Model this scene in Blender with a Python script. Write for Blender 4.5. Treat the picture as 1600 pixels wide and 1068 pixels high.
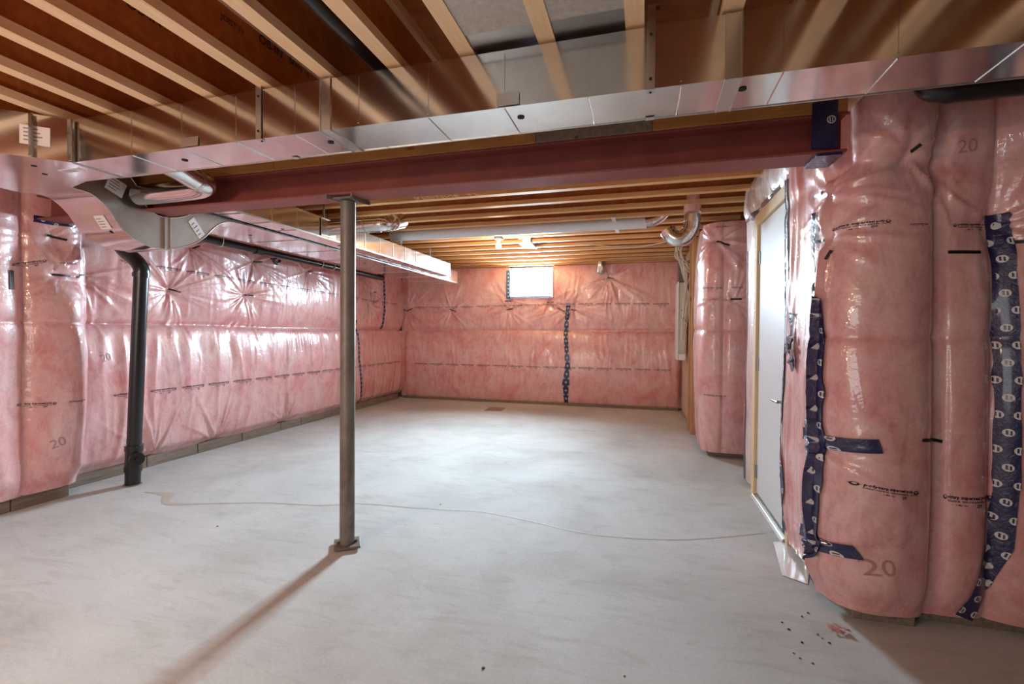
import bpy, bmesh, math, random
import numpy as np
from mathutils import Vector, Matrix

for o in list(bpy.data.objects): bpy.data.objects.remove(o)
SC = bpy.context.scene
COL = SC.collection
PI = math.pi

# ------------------------------------------------------------------ camera
FPX, YAW, PIT, ROL, HC = 741.75, 0.274745, -0.01677, 0.007477, 1.30
cy, sy = math.cos(YAW), math.sin(YAW)
CF = np.array([-sy*math.cos(PIT), cy*math.cos(PIT), math.sin(PIT)])
_r = np.array([cy, sy, 0.0]); _u = np.cross(_r, CF)
CR = _r*math.cos(ROL)+_u*math.sin(ROL); CU = -_r*math.sin(ROL)+_u*math.cos(ROL)
CC = np.array([0, 0, HC])
cam = bpy.data.cameras.new('camera'); camo = bpy.data.objects.new('camera', cam); COL.objects.link(camo)
cam.sensor_width = 36; cam.lens = FPX/1600*36; cam.clip_start = .02; cam.clip_end = 200
M = Matrix.Identity(4)
for i in range(3):
    M[i][0], M[i][1], M[i][2], M[i][3] = CR[i], CU[i], -CF[i], CC[i]
camo.matrix_world = M
SC.camera = camo

def ray(x, y): return CR*(x-800)+CU*(534-y)+CF*FPX
def at(x, y, **k):
    """point of the room seen at pixel x,y on the plane X=, Y= or Z="""
    d = ray(x, y); a, v = next(iter(k.items())); i = 'XYZ'.index(a)
    return CC+d*(v-CC[i])/d[i]

# ------------------------------------------------------------------ world, lights, exposure
w = bpy.data.worlds.new('world'); SC.world = w; w.use_nodes = True
w.node_tree.nodes['Background'].inputs[0].default_value = (.80, .90, 1.0, 1)
w.node_tree.nodes['Background'].inputs[1].default_value = 6.0
SC.view_settings.view_transform = 'Standard'; SC.view_settings.look = 'None'
SC.view_settings.gamma = 1; SC.view_settings.use_curve_mapping = False
SC.view_settings.exposure = 0.42

def light(name, kind, loc, energy, color, target=None, **k):
    l = bpy.data.lights.new(name, kind); l.energy = energy; l.color = color
    for a, v in k.items(): setattr(l, a, v)
    o = bpy.data.objects.new(name, l); COL.objects.link(o); o.location = loc
    if target is not None:
        o.rotation_euler = (Vector(target)-Vector(loc)).to_track_quat('-Z', 'Y').to_euler()
    return o
# daylight entering by the basement window, in the window opening
light('window_daylight', 'AREA', (-2.06, 8.80, 2.26), 185, (.62, .85, 1.0), (-1.9, .5, .80),
      shape='RECTANGLE', size=.76, size_y=.5, spread=math.radians(118))
# narrow second beam added at the same opening to brighten the near floor
light('window_narrow_boost', 'AREA', (-2.06, 8.79, 2.26), 58, (.64, .86, 1.0), (-2.05, 1.2, .35),
      shape='RECTANGLE', size=.74, size_y=.48, spread=math.radians(62))
# bare bulb between the back joists, and the bulb of the near room behind the camera
BULB = at(779, 384, Y=5.83)
light('bulb_light', 'POINT', tuple(BULB-np.array([0, 0, .01])), 88, (1.0, .74, .48), shadow_soft_size=.04)
light('near_bulb_light', 'POINT', (-2.3, -.5, 1.80), 48, (1.0, .64, .40), shadow_soft_size=.06)
# soft fill lamp added behind the camera, no opening stands there
light('behind_camera_fill', 'AREA', (-2.6, -2.4, 1.5), 34, (.93, .98, 1.0), (-2.6, 3, 1.2), shape='RECTANGLE', size=2.2, size_y=1.8)

# ------------------------------------------------------------------ helpers
def link(name, me, mat=None, parent=None):
    o = bpy.data.objects.new(name, me); COL.objects.link(o)
    if mat is not None and not me.materials: me.materials.append(mat)
    if parent is not None: o.parent = parent
    return o
def empty(name, loc=(0, 0, 0)):
    o = bpy.data.objects.new(name, None); COL.objects.link(o); o.location = loc; o.empty_display_size = .1
    return o
def tag(o, label=None, cat=None, group=None, kind=None):
    if label: o['label'] = label
    if cat: o['category'] = cat
    if group: o['group'] = group
    if kind: o['kind'] = kind
    return o
def adopt(o, parent):
    """parent keeping the world place (parents here carry only a location)"""
    o.parent = parent; o.matrix_parent_inverse = Matrix.Translation(-Vector(parent.location))
    return o

class MB:
    def __init__(s): s.v = []; s.f = []; s.sm = []
    def add(s, v, f, smooth=False):
        n = len(s.v); s.v += [tuple(map(float, p)) for p in v]
        s.f += [tuple(i+n for i in q) for q in f]; s.sm += [smooth]*len(f)
        return s
    def box(s, x0, x1, y0, y1, z0, z1):
        v = [(x, y, z) for z in (z0, z1) for y in (y0, y1) for x in (x0, x1)]
        return s.add(v, [(0, 2, 3, 1), (4, 5, 7, 6), (0, 1, 5, 4), (2, 6, 7, 3), (0, 4, 6, 2), (1, 3, 7, 5)])
    def obox(s, c, ax, ay, az):
        """oriented box: centre and three half-axis vectors"""
        c, ax, ay, az = map(np.array, (c, ax, ay, az))
        v = [c+ax*i+ay*j+az*k for k in (-1, 1) for j in (-1, 1) for i in (-1, 1)]
        return s.add(v, [(0, 2, 3, 1), (4, 5, 7, 6), (0, 1, 5, 4), (2, 6, 7, 3), (0, 4, 6, 2), (1, 3, 7, 5)])
    def prism(s, poly, z0, z1):
        n = len(poly)
        v = [(x, y, z0) for x, y in poly]+[(x, y, z1) for x, y in poly]
        return s.add(v, [tuple(range(n-1, -1, -1)), tuple(range(n, 2*n))]+[(i, (i+1) % n, (i+1) % n+n, i+n) for i in range(n)])
    def tube(s, pts, r, n=14, caps=True, smooth=True):
        pts = [np.array(p, float) for p in pts]
        rr = r if hasattr(r, '__len__') else [r]*len(pts)
        T = []
        for i in range(len(pts)):
            a = pts[max(i-1, 0)]; b = pts[min(i+1, len(pts)-1)]
            d = b-a; T.append(d/(np.linalg.norm(d)+1e-9))
        up = np.array([0, 0, 1.]) if abs(T[0][2]) < .9 else np.array([1., 0, 0])
        N = np.cross(T[0], up); N /= np.linalg.norm(N)
        v = []; f = []
        for i, p in enumerate(pts):
            N = N-T[i]*(N@T[i]); N /= np.linalg.norm(N); B = np.cross(T[i], N)
            v += [p+rr[i]*(N*math.cos(2*PI*k/n)+B*math.sin(2*PI*k/n)) for k in range(n)]
        for i in range(len(pts)-1):
            f += [(i*n+k, i*n+(k+1) % n, (i+1)*n+(k+1) % n, (i+1)*n+k) for k in range(n)]
        s.add(v, f, smooth)
        if caps:
            m = len(pts)-1
            s.add(v[:n], [tuple(range(n-1, -1, -1))]); s.add(v[m*n:], [tuple(range(n))])
        return s
    def disc(s, c, nrm, r, n=16, r2=None, sx=1.0):
        c = np.array(c, float); nrm = np.array(nrm, float); nrm /= np.linalg.norm(nrm)
        a = np.cross(nrm, [0, 0, 1.] if abs(nrm[2]) < .9 else [1., 0, 0]); a /= np.linalg.norm(a); b = np.cross(nrm, a)
        P = lambda q: [c+q*(sx*a*math.cos(2*PI*k/n)+b*math.sin(2*PI*k/n)) for k in range(n)]
        if r2 is None: return s.add(P(r), [tuple(range(n))])
        return s.add(P(r)+P(r2), [(k, (k+1) % n, (k+1) % n+n, k+n) for k in range(n)])
    def mesh(s, name):
        me = bpy.data.meshes.new(name); me.from_pydata(s.v, [], s.f)
        me.polygons.foreach_set('use_smooth', s.sm); me.update()
        return me
    def build(s, name, mat, parent=None, bevel=0):
        me = s.mesh(name)
        bm = bmesh.new(); bm.from_mesh(me); bmesh.ops.recalc_face_normals(bm, faces=bm.faces)
        if bevel: bmesh.ops.bevel(bm, geom=bm.edges[:], offset=bevel, segments=1, affect='EDGES', clamp_overlap=True)
        bm.to_mesh(me); bm.free()
        o = link(name, me, mat)
        if parent is not None: adopt(o, parent)
        return o

def smooth_path(pts, n=8):
    """Catmull-Rom through the points"""
    p = [np.array(q, float) for q in pts]; p = [2*p[0]-p[1]]+p+[2*p[-1]-p[-2]]; out = []
    for i in range(1, len(p)-2):
        for k in range(n):
            t = k/n
            out.append(.5*((2*p[i])+(p[i+1]-p[i-1])*t+(2*p[i-1]-5*p[i]+4*p[i+1]-p[i+2])*t*t+(3*p[i]-p[i-1]-3*p[i+1]+p[i+2])*t**3))
    out.append(p[-2]); return out

# ------------------------------------------------------------------ materials
def srgb(r, g, b):
    f = lambda c: (c/255/12.92) if c/255 <= .04045 else ((c/255+.055)/1.055)**2.4
    return (f(r), f(g), f(b), 1)
class NT:
    def __init__(s, name):
        s.m = bpy.data.materials.new(name); s.m.use_nodes = True; s.t = s.m.node_tree
        s.b = s.t.nodes['Principled BSDF']
    def n(s, kind, **k):
        x = s.t.nodes.new(kind)
        for a, v in k.items():
            if a in x.inputs: x.inputs[a].default_value = v
            else: setattr(x, a, v)
        return x
    def l(s, a, b): s.t.links.new(a, b)
    def set(s, **k):
        for a, v in k.items(): s.b.inputs[a.replace('_', ' ')].default_value = v
        return s
    def coords(s, scale=(1, 1, 1), rot=(0, 0, 0)):
        c = s.n('ShaderNodeTexCoord'); m = s.n('ShaderNodeMapping'); m.inputs['Scale'].default_value = scale
        m.inputs['Rotation'].default_value = rot
        s.l(c.outputs['Object'], m.inputs['Vector']); return m.outputs[0]
    def noise(s, vec, scale, detail=4, rough=.55, dist=0):
        x = s.n('ShaderNodeTexNoise'); x.inputs['Scale'].default_value = scale; x.inputs['Detail'].default_value = detail
        x.inputs['Roughness'].default_value = rough; x.inputs['Distortion'].default_value = dist
        s.l(vec, x.inputs['Vector']); return x.outputs['Fac']
    def ramp(s, fac, stops):
        r = s.n('ShaderNodeValToRGB'); e = r.color_ramp.elements
        while len(e) < len(stops): e.new(.5)
        for q, (p, c) in zip(e, stops): q.position = p; q.color = c
        s.l(fac, r.inputs[0]); return r.outputs[0]
    def mix(s, a, b, fac, mode='MIX'):
        m = s.n('ShaderNodeMix', data_type='RGBA', blend_type=mode)
        for sock, v in ((m.inputs['Factor'], fac), (m.inputs['A'], a), (m.inputs['B'], b)):
            sock = [q for q in m.inputs if q.name == sock.name and (q.type == ('VALUE' if sock.name == 'Factor' else 'RGBA'))][0]
            if hasattr(v, 'is_linked'): s.l(v, sock)
            else: sock.default_value = v
        return [q for q in m.outputs if q.type == 'RGBA'][0]
    def bump(s, h, strength=.2, dist=.01, to='Normal'):
        b = s.n('ShaderNodeBump'); b.inputs['Strength'].default_value = strength; b.inputs['Distance'].default_value = dist
        s.l(h, b.inputs['Height']); s.l(b.outputs[0], s.b.inputs[to]); return b

def plain(name, col, rough=.5, metal=0, **k):
    q = NT(name); q.set(Base_Color=col, Roughness=rough, Metallic=metal, **k); return q.m

def mat_concrete():
    q = NT('concrete_floor'); v = q.coords()
    big = q.noise(v, .9, 5, .6, .4); mid = q.noise(q.coords((1, 3.2, 1), (0, 0, .5)), 3.0, 8, .7, 1.2); fine = q.noise(v, 60, 4, .7)
    c = q.ramp(big, [(.3, srgb(196, 194, 190)), (.55, srgb(214, 215, 213)), (.75, srgb(224, 226, 225))])
    c2 = q.ramp(mid, [(.30, (.84, .82, .80, 1)), (.5, (1, 1, 1, 1)), (.78, (1.0, 1.0, 1.0, 1))])
    c = q.mix(c, c2, .85, 'MULTIPLY')
    c3 = q.ramp(fine, [(.3, (.88, .88, .88, 1)), (.6, (1, 1, 1, 1))])
    c = q.mix(c, c3, .8, 'MULTIPLY')
    st = q.noise(q.coords((2.4, 1, 1), (0, 0, -.6)), 5.5, 3, .5, 2.0)
    c = q.mix(c, q.ramp(st, [(.66, (1, 1, 1, 1)), (.78, (.84, .81, .78, 1))]), .6, 'MULTIPLY')
    q.l(c, q.b.inputs['Base Color'])
    r = q.ramp(big, [(.3, (.85, .85, .85, 1)), (.7, (.7, .7, .7, 1))]); q.l(r, q.b.inputs['Roughness'])
    q.bump(mid, .12, .01); q.set(Specular_IOR_Level=.12)
    return q.m
def mat_plastic(name='vapour_barrier_over_pink_batt', tint=(1, 1, 1), clear=False):
    q = NT(name); v = q.coords()
    a = q.noise(v, 2.6, 6, .65, .6); b = q.noise(q.coords((1, 1, .6)), 11, 6, .75, .6); f = q.noise(v, 70, 3, .6)
    if clear:
        c = q.ramp(b, [(.3, srgb(214, 184, 176)), (.6, srgb(234, 214, 208))])
    else:
        c = q.ramp(a, [(.28, srgb(232, 148, 148)), (.5, srgb(242, 186, 184)), (.72, srgb(244, 206, 200))])
        c = q.mix(c, q.ramp(b, [(.3, srgb(200, 92, 98)), (.54, (1, 1, 1, 1)), (1, (1, 1, 1, 1))]), .42, 'MULTIPLY')
        c = q.mix(c, q.ramp(f, [(.3, (.86, .82, .82, 1)), (.6, (1, 1, 1, 1))]), .6, 'MULTIPLY')
    q.l(c, q.b.inputs['Base Color'])
    q.set(Roughness=.36, Coat_Weight=1.0, Coat_Roughness=.075, Coat_IOR=1.5, Specular_IOR_Level=.7)
    w1 = q.noise(q.coords((1, 1, .35)), 7, 3, .5, 1.0); w2 = q.noise(q.coords((.5, .5, 1.0)), 26, 2, .5, .8)
    m = q.n('ShaderNodeMath', operation='MULTIPLY_ADD'); q.l(w2, m.inputs[0]); m.inputs[1].default_value = .28; q.l(w1, m.inputs[2])
    q.bump(m.outputs[0], .34, .035, 'Coat Normal'); q.bump(m.outputs[0], .15, .03)
    return q.m
def mat_galv(name='galvanised_sheet', rough=.14, col=(.82, .81, .80), streak=True):
    q = NT(name); v = q.coords()
    a = q.noise(v, 5, 5, .6, .5); sp = q.n('ShaderNodeTexVoronoi'); sp.inputs['Scale'].default_value = 55; q.l(v, sp.inputs['Vector'])
    c = q.ramp(a, [(.3, tuple(x*.86 for x in col)+(1,)), (.7, col+(1,))])
    c = q.mix(c, q.ramp(sp.outputs['Distance'], [(0, (1, 1, 1, 1)), (.8, (.93, .93, .93, 1))]), .5, 'MULTIPLY')
    q.l(c, q.b.inputs['Base Color']); q.set(Metallic=1.0)
    q.l(q.ramp(a, [(.25, (rough*1.35,)*3+(1,)), (.75, (rough*.8,)*3+(1,))]), q.b.inputs['Roughness'])
    q.bump(q.noise(v, 2.2, 2, .4), .18, .03)
    return q.m
def mat_wood(name, c0, c1, knots=True, axis='Y', rough=.6):
    q = NT(name)
    s = {'X': (.6, 9, 9), 'Y': (9, .6, 9), 'Z': (9, 9, .6)}[axis]
    g = q.noise(q.coords(s), 6, 5, .6, .8); v = q.coords()
    c = q.ramp(g, [(.3, c0), (.7, c1)])
    if knots:
        k = q.n('ShaderNodeTexVoronoi'); k.inputs['Scale'].default_value = 3.2; q.l(q.coords({'X': (.7, 2, 2), 'Y': (2, .7, 2), 'Z': (2, 2, .7)}[axis]), k.inputs['Vector'])
        c = q.mix(c, q.ramp(k.outputs['Distance'], [(.045, (.30, .17, .09, 1)), (.09, (1, 1, 1, 1))]), .8, 'MULTIPLY')
    b = q.noise(v, 1.3, 2, .5)
    c = q.mix(c, q.ramp(b, [(.35, (.82, .78, .74, 1)), (.65, (1, 1, 1, 1))]), .7, 'MULTIPLY')
    q.l(c, q.b.inputs['Base Color']); q.set(Roughness=rough); q.bump(g, .15, .004)
    return q.m
def mat_osb():
    q = NT('strand_board'); v = q.coords((1, 3, 3)); k = q.n('ShaderNodeTexVoronoi'); k.inputs['Scale'].default_value = 14; q.l(v, k.inputs['Vector'])
    c = q.ramp(q.noise(q.coords((1, 1, 1)), 9, 5, .7, 1), [(.3, srgb(158, 84, 32)), (.7, srgb(192, 116, 52))])
    c = q.mix(c, k.outputs['Color'], .12, 'MULTIPLY'); q.l(c, q.b.inputs['Base Color']); q.set(Roughness=.6); return q.m
def mat_steel_post():
    q = NT('weathered_steel'); n = q.noise(q.coords((1, 1, .5)), 7, 6, .7, .6)
    c = q.ramp(n, [(.3, srgb(92, 70, 52)), (.45, srgb(126, 116, 106)), (.75, srgb(150, 145, 138))])
    q.l(c, q.b.inputs['Base Color']); q.set(Roughness=.5, Metallic=.35); q.bump(n, .1, .003); return q.m
def mat_oxide():
    q = NT('red_oxide_primer'); n = q.noise(q.coords(), 3, 6, .7, .5)
    c = q.ramp(n, [(.3, srgb(128, 58, 52)), (.7, srgb(156, 82, 74))])
    d = q.noise(q.coords((.3, 1, 1)), 22, 4, .7)
    c = q.mix(c, q.ramp(d, [(.62, (0, 0, 0, 1)), (.8, srgb(150, 120, 110))]), .3, 'SCREEN')
    q.l(c, q.b.inputs['Base Color']); q.set(Roughness=.48); return q.m

FLOOR = mat_concrete(); PLASTIC = mat_plastic(); CLEAR = mat_plastic('vapour_barrier_over_stud', clear=True)
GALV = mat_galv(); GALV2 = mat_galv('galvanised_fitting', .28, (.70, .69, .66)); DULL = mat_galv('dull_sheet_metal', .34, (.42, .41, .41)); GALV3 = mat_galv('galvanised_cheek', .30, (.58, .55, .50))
FLANGE = mat_wood('joist_flange_wood', srgb(244, 196, 148), srgb(252, 222, 184), axis='Y')
LUMBER = mat_wood('spruce_lumber', srgb(222, 156, 92), srgb(244, 196, 136), axis='X')
STUD = mat_wood('stud_wood', srgb(206, 146, 96), srgb(232, 184, 134), axis='Z')
JAMB = mat_wood('pine_jamb', srgb(226, 196, 150), srgb(240, 216, 176), knots=False, axis='Z')
PLATE = mat_wood('plate_wood', srgb(178, 122, 62), srgb(206, 152, 90), axis='X')
GREYWOOD = mat_wood('weathered_plate_wood', srgb(118, 104, 92), srgb(158, 142, 126), axis='Y')
OSB = mat_osb(); POST = mat_steel_post(); OXIDE = mat_oxide()
BLACKPIPE = plain('black_plastic_pipe', srgb(38, 36, 38), .28)
BLACK = plain('black_tape', srgb(22, 20, 22), .45)
NAVY = NT('navy_sheathing_tape'); _n = NAVY.noise(NAVY.coords(), 30, 3, .6, 1.5)
NAVY.set(Base_Color=srgb(34, 34, 84), Roughness=.34, Coat_Weight=.6, Coat_Roughness=.12); NAVY.bump(_n, .35, .02); NAVY = NAVY.m
MAROON = NT('crumpled_tape'); _n = MAROON.noise(MAROON.coords(), 45, 3, .6, 2)
MAROON.set(Base_Color=srgb(52, 40, 78), Roughness=.25, Coat_Weight=1.0, Coat_Roughness=.08); MAROON.bump(_n, .8, .03); MAROON = MAROON.m
WHITE = plain('white_print', srgb(226, 222, 224), .5)
INK = plain('black_ink', srgb(34, 22, 24), .6); GREYINK = plain('faded_grey_ink', srgb(190, 138, 138), .6)
STICKER = plain('paper_sticker', srgb(232, 222, 220), .6); STICKINK = plain('sticker_ink', srgb(150, 140, 142), .7)
DOORW = plain('white_door_paint', srgb(226, 228, 230), .38)
NICKEL = plain('satin_nickel', (.55, .53, .50, 1), .28, 1.0)
VINYL = plain('white_vinyl', srgb(240, 242, 244), .35)
PVC = plain('white_pvc', srgb(226, 230, 232), .35)
CONC = NT('grey_concrete'); CONC.l(CONC.ramp(CONC.noise(CONC.coords(), 6, 6, .7), [(.3, srgb(120, 112, 102)), (.7, srgb(164, 156, 146))]), CONC.b.inputs['Base Color']); CONC.set(Roughness=.85); CONC = CONC.m
GREYBOX = plain('grey_steel_box', srgb(112, 110, 108), .45, .3)
PANELPAINT = plain('panel_paint', srgb(206, 202, 192), .4)
WIREW = plain('white_cable', srgb(226, 218, 206), .45)
GREYBOARD = NT('grey_panning_board'); GREYBOARD.l(GREYBOARD.ramp(GREYBOARD.noise(GREYBOARD.coords(), 40, 4, .7), [(.3, srgb(168, 160, 152)), (.7, srgb(196, 190, 182))]), GREYBOARD.b.inputs['Base Color']); GREYBOARD.set(Roughness=.4, Metallic=.2); GREYBOARD = GREYBOARD.m
CRACK = plain('crack_filler', srgb(192, 184, 172), .7)
RUST = plain('rust_brown', srgb(110, 66, 40), .7)
DARK = plain('dark_gap', srgb(24, 20, 20), .8)
CHALK = plain('yellow_chalk', srgb(226, 176, 128), .8)
BULBM = NT('lit_bulb'); BULBM.set(Base_Color=(1, .9, .7, 1), Emission_Color=(1, .78, .48, 1), Emission_Strength=30.0); BULBM = BULBM.m
def mat_glass():
    q = NT('window_glass'); t = q.t; t.nodes.remove(q.b)
    a = q.n('ShaderNodeBsdfTransparent'); g = q.n('ShaderNodeBsdfGlossy'); g.inputs['Roughness'].default_value = .02
    m = q.n('ShaderNodeMixShader'); m.inputs[0].default_value = .06
    q.l(a.outputs[0], m.inputs[1]); q.l(g.outputs[0], m.inputs[2]); q.l(m.outputs[0], t.nodes['Material Output'].inputs[0])
    return q.m
GLASS = mat_glass()

# ------------------------------------------------------------------ text to mesh
_tc = {}
def text_mesh(txt, size=1.0, bold=0.0, res=1):
    key = (txt, bold)
    if key not in _tc:
        c = bpy.data.curves.new('t', 'FONT'); c.body = txt; c.size = 1.0; c.resolution_u = 5 if len(txt) < 9 else 1; c.offset = bold
        o = bpy.data.objects.new('t', c); COL.objects.link(o)
        me = o.to_mesh()
        v = np.array([p.co[:] for p in me.vertices]) if len(me.vertices) else np.zeros((0, 3))
        f = [tuple(p.vertices) for p in me.polygons]
        o.to_mesh_clear(); bpy.data.objects.remove(o); bpy.data.curves.remove(c)
        _tc[key] = (v, f)
    v, f = _tc[key]
    return v[:, :2]*size, f

# ------------------------------------------------------------------ poly sheets over the insulation
rng = np.random.default_rng(7)
_lat = {}
def vnoise(u, v, seed):
    if seed not in _lat: _lat[seed] = np.random.default_rng(seed).random((97, 97))
    L = _lat[seed]; u = np.asarray(u, float); v = np.asarray(v, float)
    iu = np.floor(u).astype(int); iv = np.floor(v).astype(int); fu = u-iu; fv = v-iv
    fu = fu*fu*(3-2*fu); fv = fv*fv*(3-2*fv)
    g = lambda a, b: L[(iu+a) % 97, (iv+b) % 97]
    return (g(0, 0)*(1-fu)+g(1, 0)*fu)*(1-fv)+(g(0, 1)*(1-fu)+g(1, 1)*fu)*fv
def ridged(u, v, seed): return 1-np.abs(2*vnoise(u, v, seed)-1)
def sst(a, b, x):
    t = np.clip((x-a)/(b-a), 0, 1); return t*t*(3-2*t)

class Sheet:
    def __init__(s, path, base, z0, z1, flip=False):
        P = np.array(path, float); seg = np.linalg.norm(np.diff(P, axis=0), axis=1)
        S = np.concatenate([[0], np.cumsum(seg)]); s.L = S[-1]
        s.ss = np.linspace(0, s.L, int(s.L/.01)+2)
        x = np.interp(s.ss, S, P[:, 0]); y = np.interp(s.ss, S, P[:, 1])
        k = np.ones(9)/9
        pad = lambda a: np.convolve(np.concatenate([[2*a[0]-a[q] for q in (4, 3, 2, 1)], a, [2*a[-1]-a[-q] for q in (2, 3, 4, 5)]]), k, 'valid')
        for _ in range(2): x = pad(x); y = pad(y)
        s.x, s.y = x, y
        tx = np.gradient(x); ty = np.gradient(y); n = np.hypot(tx, ty)
        s.nx, s.ny = -ty/n, tx/n          # left of travel = room side
        if flip: s.nx, s.ny = -s.nx, -s.ny
        s.flip = flip
        s.base = base; s.z0, s.z1 = z0, z1; s.st = []; s.extra = []
    def staple(s, px, py, depth=.05, R=.16, n=16, amp=.014, reach=.35, lo=-PI, hi=PI, flat=None):
        q = s.hit(px, py); s.st.append(dict(s=q[0], z=q[1], d=depth, R=R, rid=[(rng.uniform(lo, hi), rng.uniform(.4, 1)*amp, rng.uniform(.5, 1.2)*reach, rng.uniform(.6, 1.5)) for _ in range(n)]))
        return q
    def disp(s, S, Z):
        S = np.asarray(S, float); Z = np.asarray(Z, float)
        d = s.base(S, Z)
        for e in s.extra: d = d+e(S, Z)
        for t in s.st:
            u = S-t['s']; v = Z-t['z']; r = np.hypot(u, v)
            near = r < 1.3
            d = d-t['d']*np.exp(-r/t['R'])
            th = np.arctan2(v, u); add = np.zeros_like(d)
            for a, amp, L, wd in t['rid']:
                c = np.cos(th-a); perp = r*np.sin(th-a)
                wid = .005*wd+.038*wd*r
                add = add+np.where(c > 0, amp*np.exp(-(perp/wid)**2)*np.exp(-(r/L)**2)*sst(0, .05, r), 0)
            d = d+np.where(near, add, 0)
        return np.maximum(d, .004)
    def pos(s, S, Z, off=0.0):
        S = np.asarray(S, float); Z = np.asarray(Z, float); d = s.disp(S, Z)+off
        ip = lambda a: np.interp(S, s.ss, a)
        return np.stack([ip(s.x)+ip(s.nx)*d, ip(s.y)+ip(s.ny)*d, Z], -1)
    def hit(s, px, py):
        d = ray(px, py); z = np.full_like(s.ss, 1.3)
        for _ in range(5):
            dd = s.disp(s.ss, z); X = s.x+s.nx*dd; Y = s.y+s.ny*dd
            cr = X*d[1]-Y*d[0]; i = np.where(np.sign(cr[:-1]) != np.sign(cr[1:]))[0]
            best = None
            for j in i:
                f = cr[j]/(cr[j]-cr[j+1]); x = X[j]+(X[j+1]-X[j])*f; y = Y[j]+(Y[j+1]-Y[j])*f
                t = (x*d[0]+y*d[1])/(d[0]**2+d[1]**2)
                if t > 0 and (best is None or t < best[0]): best = (t, s.ss[j]+f*(s.ss[1]-s.ss[0]))
            if best is None:
                j = np.argmin(np.abs(cr)); best = ((X[j]*d[0]+Y[j]*d[1])/(d[0]**2+d[1]**2), s.ss[j])
            z = np.full_like(s.ss, HC+best[0]*d[2])
        return np.array([best[1], float(np.clip(z[0], s.z0+.005, s.z1-.005))])
    def build(s, name, parent, mat, res=.018, hole=None, zres=None):
        ns = int(s.L/res)+1; nz = int((s.z1-s.z0)/(zres or res))+1
        S, Z = np.meshgrid(np.linspace(0, s.L, ns), np.linspace(s.z0, s.z1, nz), indexing='ij')
        P = s.pos(S, Z).reshape(-1, 3)
        idx = np.arange(ns*nz).reshape(ns, nz)
        F = np.stack([idx[:-1, :-1], idx[1:, :-1], idx[1:, 1:], idx[:-1, 1:]], -1).reshape(-1, 4)
        if hole is not None:
            sc = (S[:-1, :-1]+S[1:, 1:]).ravel()/2; zc = (Z[:-1, :-1]+Z[1:, 1:]).ravel()/2
            F = F[~((sc > hole[0]) & (sc < hole[1]) & (zc > hole[2]) & (zc < hole[3]))]
        me = bpy.data.meshes.new(name); me.vertices.add(len(P)); me.vertices.foreach_set('co', P.ravel())
        me.loops.add(F.size); me.loops.foreach_set('vertex_index', (F if s.flip else F[:, ::-1]).ravel().astype(np.int32))
        me.polygons.add(len(F)); me.polygons.foreach_set('loop_start', np.arange(0, F.size, 4, dtype=np.int32))
        me.polygons.foreach_set('use_smooth', np.ones(len(F), bool)); me.update(calc_edges=True); me.validate()
        o = link(name, me, mat); adopt(o, parent); s.parent = parent
        return o
    # strips and prints that lie on the sheet
    def strip(s, pix, width, name='tape_strip', mat=None, logos=True, off=.005, raw=False, wob=.0, n_across=4, ends=None):
        q = np.array([p if raw else s.hit(*p) for p in pix], float)
        seg = np.linalg.norm(np.diff(q, axis=0), axis=1); T = np.concatenate([[0], np.cumsum(seg)])
        m = max(int(T[-1]/.015), 2); t = np.linspace(0, T[-1], m)
        c = np.stack([np.interp(t, T, q[:, 0]), np.interp(t, T, q[:, 1])], -1)
        d = np.gradient(c, axis=0); d /= np.linalg.norm(d, axis=1)[:, None]; nn = np.stack([-d[:, 1], d[:, 0]], -1)
        wv = np.interp(t, T, width if hasattr(width, '__len__') else [width]*len(q))
        if wob: wv = wv*(1+wob*(vnoise(t*14, t*0, 5)-.5))
        a = np.linspace(-.5, .5, n_across)
        SZ = c[:, None, :]+nn[:, None, :]*(a[None, :, None]*wv[:, None, None])
        P = s.pos(SZ[..., 0], SZ[..., 1], off).reshape(-1, 3); k = n_across
        F = [(i*k+j, (i+1)*k+j, (i+1)*k+j+1, i*k+j+1) for i in range(m-1) for j in range(k-1)]
        mb = MB(); mb.add(P, F, True); o = mb.build(name, mat or NAVY, s.parent)
        if logos:
            L = MB(); mi = []; y = .05; side = 0
            while y < T[-1]-.03:
                cc = np.array([np.interp(y, t, c[:, 0]), np.interp(y, t, c[:, 1])])
                i = min(int(y/T[-1]*(m-1)), m-1); ww = wv[i]
                offs = [(0,)] if side == 0 else [(-.42, .42)]
                for av in offs[0]:
                    ce = cc+nn[i]*av*ww; r0 = min(.017, ww*.26)
                    ang = np.linspace(0, 2*PI, 13)[:-1]
                    p1 = ce+np.stack([np.cos(ang), np.sin(ang)], -1)*r0
                    p1 = cc+((p1-cc)@d[i])[:, None]*d[i]+np.clip((p1-cc)@nn[i], -.49*ww, .49*ww)[:, None]*nn[i]
                    L.add(s.pos(p1[:, 0], p1[:, 1], off+.0015), [tuple(range(12))]); mi.append(0)
                    for x0_, x1_ in ((-.5, -.12), (.18, .5)):
                        pp = np.array([ce+d[i]*r0*(y_+.35*x_)*.6+nn[i]*r0*x_ for x_, y_ in ((x0_, -.9), (x1_, -.9), (x1_, .9), (x0_, .9))])
                        pp = cc+((pp-cc)@d[i])[:, None]*d[i]+np.clip((pp-cc)@nn[i], -.49*ww, .49*ww)[:, None]*nn[i]
                        L.add(s.pos(pp[:, 0], pp[:, 1], off+.0028), [(0, 1, 2, 3)]); mi.append(1)
                y += .075; side ^= 1
            if L.v:
                me = L.mesh('printed_logo'); me.materials.append(WHITE); me.materials.append(NAVY); me.polygons.foreach_set('material_index', mi); g = link('printed_logo', me); g.parent = o; g.matrix_parent_inverse = Matrix.Identity(4)
        return o
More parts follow.
